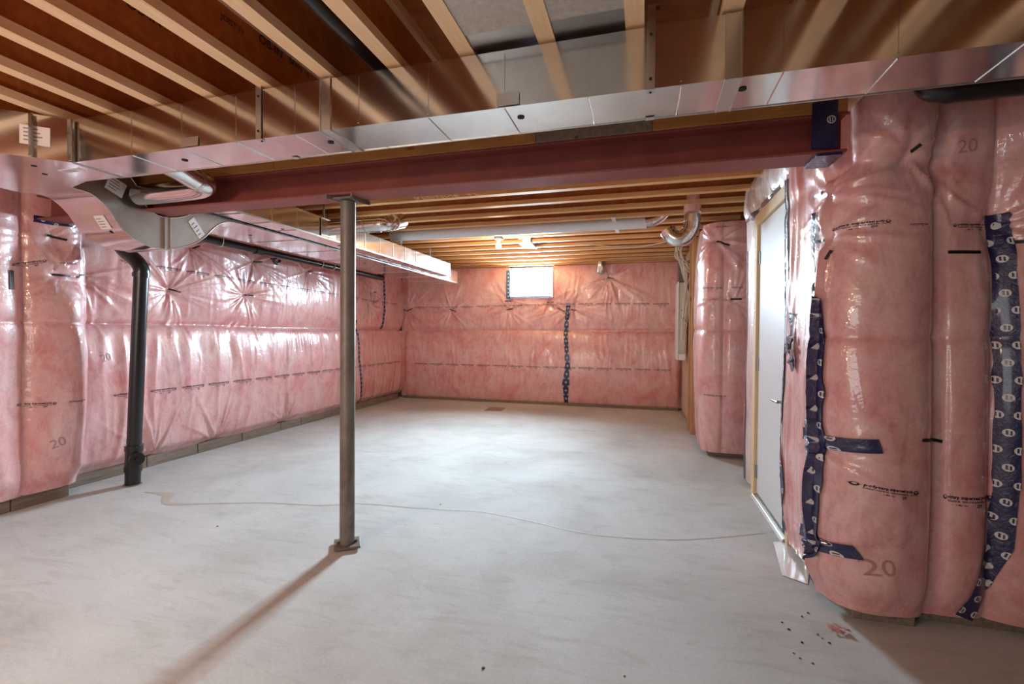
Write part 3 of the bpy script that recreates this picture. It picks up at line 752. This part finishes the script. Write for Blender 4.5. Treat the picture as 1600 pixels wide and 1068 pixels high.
# saddle with two flared ears turned up at the flange
mb = MB()
mb.obox((-1.735, 2.495, 2.098), (.062, 0, 0), (0, .062, 0), (0, 0, .006))
mb.build('top_plate', POST, po, .002)
for i in (-1, 1):
    v = []
    for k in range(9):
        t = k/8; y = 2.40+.19*t; x = -1.735+i*(.080-.032*math.sin(t*PI)); v += [(x, y, 2.088), (x+i*.012, y, 2.088), (x, y, 2.1105), (x+i*.012, y, 2.1105)]
    f = []
    for k in range(8):
        a = 4*k; f += [(a, a+4, a+6, a+2), (a+1, a+3, a+7, a+5), (a, a+1, a+5, a+4), (a+2, a+6, a+7, a+3)]
    f += [(0, 2, 3, 1), (32, 33, 35, 34)]
    MB().add(v, f).build('saddle_ear', POST, po)

# ================================================================== MAIN DUCT
DZ0, DZ1, DY0, DY1 = 2.126, 2.333, 1.672, 1.900
md = empty('trunk_duct', (-1, 1.78, DZ0)); tag(md, 'long galvanised rectangular trunk duct crossing the ceiling in front of the beam', 'duct')
secs = [(-2.72, -1.27), (-1.27, .262), (.262, 1.75), (1.75, 3.3)]
for a, b in secs: MB().box(a, b, DY0, DY1, DZ0, DZ1).build('section', GALV, md)
mb = MB()
for x in [-2.335+.3045*k for k in range(0, 18)]:
    mb = MB().box(x-.0022, x+.0022, DY0-.0035, DY0, DZ0+.012, DZ1-.012)
    v = [(x-.003, DY0+.006, DZ0), (x+.003, DY0+.006, DZ0), (x, DY0+.006, DZ0-.003), (x-.003, DY1-.006, DZ0), (x+.003, DY1-.006, DZ0), (x, DY1-.006, DZ0-.003)]
    mb.add(v, [(0, 2, 5, 3), (1, 4, 5, 2), (0, 1, 2), (3, 5, 4)]).build('stiffening_crease', GALV, md)
for x in (-1.27, .262, 1.75):
    mb = MB().box(x-.026, x-.020, DY0-.006, DY1+.004, DZ0-.005, DZ1).box(x+.020, x+.026, DY0-.006, DY1+.004, DZ0-.005, DZ1).box(x-.020, x+.020, DY0-.003, DY1+.002, DZ0-.0025, DZ1)
    mb.build('drive_cleat', GALV2, md)
MB().box(-2.72, 3.3, DY1-.002, DY1+.003, DZ0-.003, DZ0+.006).build('bottom_seam', GALV2, md)
for px, py in ((517, 223), (814, 184), (1160, 140), (289, 251)):
    p = at(px, py, Z=DZ0-.003); MB().tube([(p[0], p[1], DZ0-.003), (p[0], p[1], DZ0+.004)], .0135, 16).build('test_hole_plug', DARK, md)
for x in (-1.60, .005):
    mb = MB().box(x-.014, x+.014, DY0-.0055, DY0-.004, DZ0-.003, ZF+.055).box(x-.014, x+.014, DY0-.0055, DY0+.025, DZ0-.0045, DZ0-.003)
    mb.box(x-.014, x+.03, DY0-.006, DY0+.02, ZF+.05, ZF+.056)
    mb.build('hanger_strap', GALV2, md)
    mb = MB().box(x-.014, x+.014, DY1+.0035, DY1+.005, DZ0-.003, ZF+.03).box(x-.016, x+.016, DY1-.02, DY1+.005, DZ0-.0045, DZ0-.003).build('hanger_strap', GALV2, md)
    for z in (DZ0+.03, DZ1-.03): MB().tube([(x, DY0-.004, z), (x, DY0-.009, z)], .005, 8).build('screw', DARK, md)
    MB().tube([(x, DY0+.015, DZ0-.0047), (x, DY0+.015, DZ0-.007)], .004, 8).build('screw', DARK, md)
MB().box(-.535, -.45, DY0-.0062, DY0-.0052, DZ0+.004, DZ0+.05).build('foil_patch', GALV2, md)
MB().box(-2.03, -1.93, DY0-.0042, DY0-.0036, DZ0+.004, DZ0+.045).build('foil_patch', GALV2, md)

# plenum at the left end and the offset that dives under the beam
pl = empty('plenum_duct', (-3.2, 1.5, DZ0)); tag(pl, 'galvanised plenum box at the left end of the trunk duct', 'duct')
poly = [(-2.7215, 1.672), (-2.80, 1.60), (-3.02, 1.40), (-3.02, .2), (-3.62, .2), (-3.62, 1.975), (-3.25, 1.975), (-2.99, 1.90), (-2.7215, 1.90)]
MB().prism(poly, DZ0, DZ1).build('box', GALV, pl)
a = np.array([-2.72, 1.66, 0]); b = np.array([-3.02, 1.39, 0])
for t in (.0, .35, .8):
    p = a+(b-a)*t; MB().obox(p+np.array([.003, -.003, 2.23]), (.012, .0, 0), (0, .003, 0), (0, 0, .10)).build('corner_cleat', GALV2, pl)
v = []
for k in range(2):
    x = (-2.725, -2.715)[k]; v += [(x, 1.672, DZ0-.004), (x, 1.90, DZ0-.004), (x, 1.90, DZ0), (x, 1.672, DZ0)]
MB().add(v, [(0, 1, 5, 4), (0, 4, 7, 3), (1, 2, 6, 5), (0, 3, 2, 1), (4, 5, 6, 7)]).build('joint_cleat', GALV2, pl)
def sticker(parent, c, u, v, nrm, name='sticker', lines=4):
    c, u, v, nrm = map(np.array, (c, u, v, nrm)); nrm = nrm/np.linalg.norm(nrm)
    o = MB().obox(c+nrm*.001, u, v, nrm*.0008).build(name, STICKER, parent)
    mb = MB()
    for k in range(lines):
        q = c+nrm*.0022+v*(.65-.4*k); mb.add([q-u*.75-v*.07, q+u*(.2+.15*(k % 3))-v*.07, q+u*(.2+.15*(k % 3))+v*.07, q-u*.75+v*.07], [(0, 1, 2, 3)])
    g = link('sticker_print', mb.mesh('sticker_print'), STICKINK); g.parent = o
    g.matrix_parent_inverse = o.matrix_world.inverted()
    bpy.context.view_layer.update()
    return o
d45 = np.array([-.30, -.27, 0])/np.linalg.norm([.30, .27, 0]); n45 = np.array([.27, -.30, 0])/np.linalg.norm([.27, .30, 0])
# point on the angled face seen at (55,215)
dd = ray(55, 212); t = ((np.array([-2.72, 1.672, 0])-CC)@n45)/(dd@n45); pc = CC+dd*t
sticker(pl, pc+n45*.002, -d45*.055, (0, 0, .045), n45)
p = at(112, 266, Z=DZ0); sticker(pl, (p[0], p[1], DZ0), (.07, .0, 0), (0, .02, 0), (0, 0, -1))
for px, py in ((53, 259), (70, 272)):
    p = at(px, py, Z=DZ0); MB().tube([(p[0], p[1], DZ0-.002), (p[0], p[1], DZ0+.004)], .012, 14).build('test_hole_plug', DARK, pl)

gd = empty('offset_duct', (-3.45, 2.6, 1.88)); tag(gd, 'curved galvanised offset duct dipping under the left end of the red beam', 'duct')
Lw = [(1.98, 2.140), (2.10, 2.130), (2.19, 2.06), (2.275, 1.95), (2.42, 1.882), (2.57, 1.882), (2.75, 1.945), (2.86, 2.02), (2.95, 2.115), (3.06, 2.185), (3.25, 2.20)]
Uw = [(1.98, 2.34), (2.25, 2.335), (2.345, 2.28), (2.41, 2.16), (2.48, 2.105), (2.57, 2.100), (2.70, 2.14), (2.78, 2.20), (2.88, 2.30), (3.0, 2.375), (3.25, 2.40)]
lo = smooth_path([(0,)+q for q in Lw], 6); up = smooth_path([(0,)+q for q in Uw], 6)
n = len(lo); xl = [-3.62-.24*float(sst(.45, .95, i/(n-1))) for i in range(n)]; xr = -3.25
v = []
for i in range(n): v += [(xl[i], lo[i][1], lo[i][2]), (xr, lo[i][1], lo[i][2]), (xr, up[i][1], up[i][2]), (xl[i], up[i][1], up[i][2])]
for nm, (a, b) in (('bottom_skin', (0, 1)), ('right_cheek', (1, 2)), ('top_skin', (2, 3)), ('left_cheek', (3, 0))):
    vv = []; 
    for i in range(n): vv += [v[4*i+a], v[4*i+b]]
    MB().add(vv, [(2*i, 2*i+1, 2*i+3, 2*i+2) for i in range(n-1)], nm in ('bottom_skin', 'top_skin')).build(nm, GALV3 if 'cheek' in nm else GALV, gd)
mb = MB()
mb.tube([np.array(v[4*i+1])+[.0, 0, -.001] for i in range(n)], .0035, 6); mb.tube([np.array(v[4*i+2])+[0, 0, .0] for i in range(n)], .0035, 6); mb.build('edge_seam', GALV2, gd)
i0 = min(range(n), key=lambda i: abs(lo[i][1]-2.56))
mb = MB().box(xr, xr+.006, 2.545, 2.553, 1.878, 2.102).box(xr, xr+.006, 2.583, 2.591, 1.882, 2.102).box(xr, xr+.003, 2.553, 2.583, 1.88, 2.10).box(xl[i0], xr, 2.55, 2.586, 1.873, 1.879).build('drive_cleat', GALV2, gd)
def on_x(px, py, X): return at(px, py, X=X)
p = on_x(181, 291, xr); sticker(gd, p, (0, .05, -.02), (0, .016, .045), (1, 0, 0))
p = on_x(307, 356, xr); sticker(gd, p, (0, .022, .022), (0, .045, -.055), (1, 0, 0))
# sticker and plug on the sloping bottom skin
def on_bottom(px, py):
    d = ray(px, py); best = None
    for i in range(n-1):
        A = np.array(v[4*i]); B = np.array(v[4*(i+1)]); e = B-A; e[0] = 0; nn = np.cross([1., 0, 0], e); nn /= np.linalg.norm(nn)
        q = d@nn
        if abs(q) < 1e-9: continue
        t = ((A-CC)@nn)/q; P = CC+d*t
        if t > 0 and A[1]-1e-6 <= P[1] <= B[1]+1e-6 and (best is None or t < best[0]): best = (t, P, nn if nn[2] < 0 else -nn, e/np.linalg.norm(e))
    return best[1:]
P_, n_, e_ = on_bottom(161, 347); sticker(gd, P_+n_*.002, (.045, 0, 0), e_*.045, n_)
P_, n_, e_ = on_bottom(174, 362); MB().tube([P_+n_*.002, P_-n_*.003], .012, 12).build('test_hole_plug', DARK, gd)

# ducts under the back joists
def hung_duct(name, x0, x1, y0, y1, z0, z1, label, seams, hangers, holes):
    d = empty(name, ((x0+x1)/2, (y0+y1)/2, z0)); tag(d, label, 'duct', None)
    MB().box(x0, x1, y0, y1, z0, z1).build('section', GALV, d)
    for y in seams:
        mb = MB().box(x1, x1+.004, y-.003, y+.003, z0, z1).box(x0, x1, y-.003, y+.003, z0-.004, z0); mb.build('stiffening_crease', GALV2, d)
    MB().box(x0, x1, y1, y1+.006, z0-.004, z1+.004).build('end_cap', GALV2, d)
    MB().box(x1, x1+.005, y0, y1, z0-.004, z0+.010).build('edge_seam', GALV2, d)
    for y in hangers:
        MB().box((x0+x1)/2-.012, (x0+x1)/2+.012, y-.0012, y+.0012, z1, ZB+.03).build('hanger_strap', DULL, d)
    for x, y in holes: MB().tube([(x, y, z0-.002), (x, y, z0+.004)], .014, 12).build('test_hole_plug', DARK, d)
    return d
sA = [2.95, 3.25, 3.55, 4.6, 4.9, 5.2, 5.5, 5.8, 6.1, 6.4, 6.7]
hung_duct('branch_duct', -3.205, -2.985, 2.68, 6.96, 2.21, 2.402, 'narrow galvanised branch duct on the room side of the pair under back joists', sA, [3.15, 4.05, 5.6, 6.45], [(-3.1, 3.5), (-3.1, 4.3), (-3.1, 5.3)])
sB = [3.9, 4.5, 5.1, 5.7, 6.3, 6.9, 7.5]
hung_duct('branch_duct', -3.86, -3.25, 3.25, 7.9, 2.20, 2.40, 'wide galvanised branch duct nearer the left wall, ending further back', sB, [3.4, 4.2, 6.0], [(-3.55, 3.6), (-3.5, 4.5), (-3.5, 5.4)])
# S-cleat band on the right duct
# round take-off from the right duct
yt = at(512, 356, X=-2.985)[1]; zt = 2.31
rt = empty('round_takeoff', (-2.9, yt, zt)); tag(rt, 'short round galvanised take-off with elbow leaving the branch duct behind the post', 'duct')
MB().box(-2.979, -2.970, yt-.11, yt+.11, zt-.09, zt+.085).build('collar_plate', GALV2, rt, .002)
xe = at(604, 363, Y=yt)[0]
pth = smooth_path([(-2.975, yt, zt), (-2.75, yt, zt+.005), (xe-.10, yt, zt+.01), (xe-.03, yt+.03, zt+.02), (xe-.0, yt+.12, zt+.05), (xe+.0, yt+.28, zt+.10)], 5)
MB().tube(pth, .072, 22).build('pipe', GALV, rt)
for k in (8, 11, 14, 16, 18, 20):
    if k < len(pth)-1: MB().tube([pth[k]-(pth[k+1]-pth[k])*.06, pth[k]+(pth[k+1]-pth[k])*.12], .076, 22).build('elbow_rib', GALV2, rt)

# round pipe leaving the rear of the trunk duct near its left end
rp = empty('round_duct', (-2.45, 2.1, 2.2)); tag(rp, 'short round galvanised pipe bending in front of the red beam at the left', 'duct')
c0 = at(296, 271, Y=2.12); zc = c0[2]; e = at(318, 277, Y=2.26)
pth = smooth_path([(c0[0], 1.906, zc+.02), (c0[0], 2.02, zc+.01), (e[0]-.0, 2.20, zc), (e[0]-.02, 2.29, zc-.003), (e[0]-.12, 2.335, zc-.01), (e[0]-.35, 2.338, zc-.015), (-3.20, 2.338, zc-.015)], 6)
MB().tube(pth, .062, 24).build('pipe', GALV, rp)
MB().tube([pth[12], pth[13]], .066, 24).build('elbow_rib', GALV2, rp)

# ================================================================== BLACK DRAIN PIPES
dp = empty('drain_stack', (-4.17, 2.98, 0)); tag(dp, 'vertical black drain pipe with clean-out in front of the left wall', 'pipe')
pt = at(221, 422, Y=2.98); a = np.array([-4.17, 2.98, 0.0]); ax = (pt-a)/np.linalg.norm(pt-a)
MB().tube([a+ax*.0, pt-ax*.04], .053, 24).build('pipe', BLACKPIPE, dp)
MB().tube(smooth_path([pt-ax*.06, pt, pt+ax*.05+np.array([-.03, .0, 0]), pt+ax*.10+np.array([-.10, .01, 0]), pt+ax*.16+np.array([-.22, .03, 0]), pt+ax*.24+np.array([-.34, .05, 0])], 5), .057, 24).build('elbow', BLACKPIPE, dp)
MB().tube([pt-ax*.055, pt-ax*.02], .062, 24).build('hub', BLACKPIPE, dp)
L = np.linalg.norm(pt-a); zz = lambda py: (at(208, py, Y=2.98)[2])
for z0, z1, r in ((zz(757), zz(730), .056), (zz(735), zz(727), .064), (zz(727), zz(702), .060), (zz(703), zz(694), .066)):
    MB().tube([a+ax*z0, a+ax*z1], r, 24).build('hub', BLACKPIPE, dp)
cc = a+ax*zz(715); dv = np.array([.93, -.38, .08]); dv /= np.linalg.norm(dv)
MB().tube([cc, cc+dv*.085], .048, 22).build('clean_out', BLACKPIPE, dp)
MB().tube([cc+dv*.08, cc+dv*.105], .054, 22).tube([cc+dv*.105, cc+dv*.125], .017, 6).build('clean_out_plug', BLACKPIPE, dp)
MB().tube([(-4.17, 2.98, 0), (-4.17, 2.98, .008)], .066, 20).build('sealant', CONC, dp)

hp = empty('drain_pipe', (-4.25, 5.5, 2.22)); tag(hp, 'black horizontal drain pipe running below the ducts along the left wall', 'pipe')
MB().tube([(-4.25, 3.35, 2.235), (-4.25, 7.0, 2.215)], .040, 18).build('pipe', BLACKPIPE, hp)
for y in (4.42, 7.0): MB().tube([(-4.25, y-.05, 2.226), (-4.25, y+.06, 2.224)], .047, 18).build('coupling', BLACKPIPE, hp)
for y in (3.92, 5.5, 5.75):
    MB().tube([(-4.25+.046*math.cos(t), y, 2.225+.046*math.sin(t)) for t in np.linspace(PI*.95, PI*2.05, 12)]+[(-4.20, y+.02, 2.45)], .005, 6).build('hanger_wire', WIREW, hp)
tr = empty('pipe_ring', tuple(at(432, 405, X=-4.47))); tag(tr, 'small black U-shaped pipe clamp hanging on the left wall under the ducts', 'clamp')
c = np.array(tr.location)
MB().tube([c+np.array([0, .052*math.cos(t), .05*math.sin(t)]) for t in np.linspace(PI, 2*PI, 14)], .019, 10).build('ring', BLACKPIPE, tr)
MB().tube([c+np.array([-.09, 0, .01]), c+np.array([.0, 0, .01])], .01, 8).build('stem', BLACKPIPE, tr)

fp = MB().tube([(-1.10, -2.6, 2.43), (-1.10, 2.38, 2.43)], .030, 16).build('gas_pipe', BLACKPIPE); tag(fp, 'black pipe running between the front joists above the trunk duct', 'pipe')
bp = MB().tube(smooth_path([(1.06, 2.33, 2.50), (1.07, 2.31, 2.33), (1.12, 2.285, 2.272), (1.3, 2.28, 2.264), (2.4, 2.27, 2.264)], 5), .042, 16).build('water_pipe', BLACKPIPE); tag(bp, 'black pipe along the top of the near right wall under the duct', 'pipe')

# ================================================================== BACK-CEILING FITTINGS
wp = empty('vent_pipe', (-1.6, 5.45, 2.6)); tag(wp, 'long white round pipe lying between the back joists', 'pipe')
zc = at(820, 357, Y=5.452)[2]
MB().tube([(at(612, 372, Y=5.452)[0], 5.452, zc-.0), (at(1010, 345, Y=5.452)[0], 5.452, zc)], .068, 22).build('pipe', PVC, wp)
x2 = at(1010, 345, Y=5.452)[0]
MB().tube(smooth_path([(x2-.01, 5.452, zc), (x2+.08, 5.452, zc+.02), (x2+.17, 5.452, zc+.09), (x2+.22, 5.452, zc+.18)], 4), .074, 18, smooth=False).build('elbow', GALV, wp)
p = at(958, 348, Y=5.24); p2 = at(965, 368, Y=6.02)
st = MB(); u = np.array([.022, 0, 0]); st.add([np.array([p[0], 5.22, ZB-.002])-u, np.array([p[0], 5.22, ZB-.002])+u, np.array([p2[0], 6.04, ZB-.002])+u, np.array([p2[0], 6.04, ZB-.002])-u]+[np.array([p[0], 5.22, ZB-.005])-u, np.array([p[0], 5.22, ZB-.005])+u, np.array([p2[0], 6.04, ZB-.005])+u, np.array([p2[0], 6.04, ZB-.005])-u], [(0, 1, 2, 3), (7, 6, 5, 4), (0, 4, 5, 1), (2, 6, 7, 3), (1, 5, 6, 2), (0, 3, 7, 4)])
st.build('hanger_strap', STICKER, wp)

lb = empty('light_bulb', tuple(BULB)); tag(lb, 'bare glowing bulb in a white holder between the back joists', 'lamp')
B = BULB
prof = [(.0, -.042), (.018, -.038), (.032, -.022), (.036, -.002), (.030, .020), (.018, .038), (.015, .055)]
v = []; nn_ = 20
for r, z in prof: v += [(B[0]+r*math.cos(2*PI*k/nn_), B[1]+r*math.sin(2*PI*k/nn_), B[2]+z) for k in range(nn_)]
MB().add(v, [(i*nn_+k, i*nn_+(k+1) % nn_, (i+1)*nn_+(k+1) % nn_, (i+1)*nn_+k) for i in range(len(prof)-1) for k in range(nn_)], True).build('bulb', BULBM, lb)
MB().tube([B+[0, 0, .05], B+[0, 0, .075], B+[0, 0, .08]], [.020, .022, .05], 20).build('lamp_holder', VINYL, lb)
zt_ = ZB+.0
MB().box(B[0]-.05, B[0]+.05, B[1]-.05, B[1]+.05, B[2]+.08, B[2]+.12).build('junction_box', GREYBOX, lb, .004)
MB().box(B[0]-.02, B[0]+.02, B[1]-.05, 6.02, B[2]+.12, B[2]+.14).build('bracket', DULL, lb)
for sgn in (-1, 1):
    MB().tube(smooth_path([B+[sgn*.05, 0, .12], B+[sgn*.11, .0, .105], B+[sgn*.16, 0, .15], B+[sgn*.12, .02, .22]], 5), .006, 8).build('cable_tail', WIREW, lb)

bt = empty('register_boot', tuple(at(820, 380, Z=ZB-.01))); tag(bt, 'white sheet metal register boot set between the back joists right of the bulb', 'vent')
q = [at(x, y, Z=ZB-.006) for x, y in ((810, 380), (829, 378), (838, 388), (820, 388))]
v = [tuple(p) for p in q]+[(p[0], p[1], ZB+.12) for p in q]
MB().add(v, [(3, 2, 1, 0), (4, 5, 6, 7), (0, 1, 5, 4), (1, 2, 6, 5), (2, 3, 7, 6), (3, 0, 4, 7)]).build('boot_box', VINYL, bt)
MB().tube([np.array(q[1])+[0, 0, -.002], np.array(q[2])+[0, 0, -.002]], .008, 6).build('boot_lip', VINYL, bt)

rc = empty('vent_collar', (-.76, 8.43, 2.36)); tag(rc, 'short foil covered round vent collar at the top of the back wall', 'vent')
c1 = at(939, 428, Y=8.43); c2 = at(939, 412, Y=8.43)
MB().tube([(c1[0], 8.43, c1[2]), (c1[0], 8.43, c1[2]+.03), (c1[0], 8.43, c2[2]), (c1[0], 8.43, ZB+.1)], [.045, .07, .068, .068], 20).build('collar', GALV2, rc)
MB().box(c1[0]-.035, c1[0]+.035, 8.352, 8.362, c1[2]+.06, c1[2]+.13).build('foil_label', STICKER, rc)

er = empty('round_elbow', (.4, 5.0, 2.3)); tag(er, 'ribbed round galvanised elbow coming down beside the right hand pier', 'duct')
E = 4.95
q = lambda x, y: at(x, y, Y=E)
pth = smooth_path([q(1082, 335), q(1081, 352), q(1074, 366), q(1062, 373), q(1050, 368), q(1043, 358)], 5)
pth = [p+np.array([0, .03*i/len(pth), 0]) for i, p in enumerate(pth)]
MB().tube(pth, .078, 22).build('pipe', GALV, er)
for k in (3, 8, 11, 14, 17, 20, 23):
    MB().tube([pth[k]-(pth[k+1]-pth[k])*.08, pth[k]+(pth[k+1]-pth[k])*.15], .083, 22).build('elbow_rib', GALV2, er)
MB().tube([pth[0]+[0, 0, .02], pth[0]+[0, 0, .25]], .08, 20).build('sleeve', mat_plastic('pink_sleeve'), er)

# ================================================================== ELECTRICAL CORNER
ep = empty('breaker_box', (.5, 7.3, .92)); tag(ep, 'tall pale grey electrical panel on the rear right wall', 'panel')
y0p, y1p = 7.25, 7.75; xl_ = at(1058.5, 500, Y=y0p)[0]; xr_ = at(1070, 500, Y=y0p)[0]; zt_, zb_ = at(1063, 441, Y=y0p)[2], at(1063, 561, Y=y0p)[2]
MB().box(xl_+.012, xr_, y0p, y1p, zb_, zt_).build('cabinet', PANELPAINT, ep, .004)
MB().box(xl_, xl_+.014, y0p-.015, y1p+.015, zb_-.012, zt_+.012).build('cover', VINYL, ep, .003)
MB().box(xl_+.02, xr_+.01, y0p-.05, y0p, zb_-.01, zb_+.075).build('bottom_box', VINYL, ep, .004)
for zz_ in (1.55, 1.66): MB().tube([(xr_-.03, y0p-.006, zz_), (xr_-.03, y0p+.002, zz_)], .016, 12).build('knockout', DARK, ep)
db = MB().box(xl_+.012, xl_+.105, y0p+.05, y0p+.35, zt_+.01, at(1063, 402, Y=y0p)[2]).build('meter_duct', GREYBOX, None, .004); tag(db, 'dark grey steel box above the electrical panel', 'box')
bd = MB().box(.60, .62, 6.95, 8.55, .05, 2.55).build('backing_board', mat_wood('plywood', srgb(222, 196, 170), srgb(234, 212, 190), False, 'Z')); tag(bd, 'plywood backing board behind the electrical panel', 'board')
for k, (yy, xx, lab) in enumerate(((6.62, .575, 'bare wood stud left of the padded pier, nearest of the two'), (6.86, .56, 'bare wood stud between the electrical panel and the padded pier'))):
    s_ = MB().box(xx, xx+.089, yy, yy+.038, 0, ZB).build('wood_stud', STUD, None, .003); tag(s_, lab, 'stud', 'studs by the electrical panel')
wi = empty('cable_bundle', (.5, 7.0, 2.2)); tag(wi, 'tangle of white electrical cables dropping from the joists to the panel', 'cables')
rr = random.Random(5)
for k in range(11):
    y = 6.95+.02*rr.random(); X = lambda px: at(px, 400, Y=y)[0]; Zp = lambda py: at(1065, py, Y=y)[2]
    x0 = rr.uniform(1050, 1072); x1 = rr.uniform(1054, 1066); x2 = rr.uniform(1066, 1082); x3 = rr.uniform(1064, 1076)
    pts = [(X(x0), y, ZB+.05), (X(x1), y, Zp(rr.uniform(395, 402))), (X(x2), y, Zp(rr.uniform(422, 440))), (X(rr.uniform(1068, 1078)), y, Zp(rr.uniform(465, 490))), (X(x3), y, Zp(rr.uniform(500, 540)))]
    MB().tube(smooth_path(pts, 6), .0065, 6).build('cable', WIREW, wi)
for k in range(4):
    cz = Zp(500+8*k); cx = X(1070)
    MB().tube([(cx+.03*math.cos(t), 6.93, cz+.045*math.sin(t)) for t in np.linspace(.3, 5.6, 14)], .0065, 6).build('cable_loop', WIREW, wi)
# cables stapled along the joists
for (a, b, c, lab) in (((900, 380), (985, 386), (1052, 376), 'white cable sagging along the joist nearer the pier elbow'), ((950, 404), (1000, 402), (1056, 400), 'white cable along the last joists above the back wall')):
    Y_ = 6.7 if a[1] < 390 else 7.6
    P3 = [at(x, y, Z=ZB-.008) for x, y in (a, b, c)]
    o = MB().tube(smooth_path(P3, 8), .007, 6).build('electrical_cable', WIREW); tag(o, lab, 'cable')

# ================================================================== SMALL THINGS ON THE FLOOR
q = [at(x, y, Z=0) for x, y in ((772, 640), (795, 637), (786, 644), (760, 646))]
q = [at(x, y, Z=0) for x, y in ((766, 636), (790, 637), (783, 642), (757, 641))]
o = MB().prism([(p[0], p[1]) for p in q], .001, .007).build('board_scrap', mat_wood('brown_scrap', srgb(150, 128, 108), srgb(172, 150, 128), False, 'X')); tag(o, 'flat brown board scrap lying on the floor near the back wall', 'board')
rr = random.Random(11)
for px, py in ((1222, 972), (1253, 963), (1262, 957), (1278, 991), (1285, 997), (1253, 1003), (1250, 1028), (1270, 1036), (1232, 983), (1296, 1004), (1300, 978), (1240, 1020), (340, 822), (688, 788), (976, 1056), (755, 1043)):
    p = at(px, py, Z=0); r = rr.uniform(.004, .008); mb = MB()
    n6 = 6; v = [(p[0]+r*rr.uniform(.6, 1.3)*math.cos(k), p[1]+r*rr.uniform(.6, 1.6)*math.sin(k), .0005) for k in np.linspace(0, 2*PI, n6+1)[:-1]]
    v += [(p[0]*.4+a_*.6, p[1]*.4+b_*.6, r*.55) for a_, b_, _ in v[:n6]]
    mb.add(v, [(k, (k+1) % 6, (k+1) % 6+6, k+6) for k in range(6)]+[tuple(range(6, 12))])
    o = mb.build('debris_crumb', RUST if rr.random() < .4 else BLACK); 
    if px > 1200: tag(o, 'tiny dark crumb of debris on the floor at the near right corner', 'debris', 'crumbs by the near right corner')
    else: tag(o, {340: 'dark speck on the floor left of the post, in front of the crack', 688: 'dark speck on the floor right of the post, at the crack', 976: 'dark speck on the floor right of centre, nearest the viewer', 755: 'dark speck on the floor in the near middle'}[px], 'debris')
# torn wrapper at the foot of the corner
mb = MB(); c = at(1302, 982, Z=0.0)
for k in range(9):
    d = np.array([rr.uniform(-.03, .05), rr.uniform(-.03, .03), 0]); P4 = [c+d+np.array([rr.uniform(-.03, .03), rr.uniform(-.03, .03), max(.002, rr.uniform(0, .018))]) for _ in range(4)]
    mb.add(P4, [(0, 1, 2), (0, 2, 3)])
o = mb.build('torn_wrapper', mat_plastic('pink_scrap')); tag(o, 'crumpled pink plastic scrap at the foot of the near right corner', 'scrap')
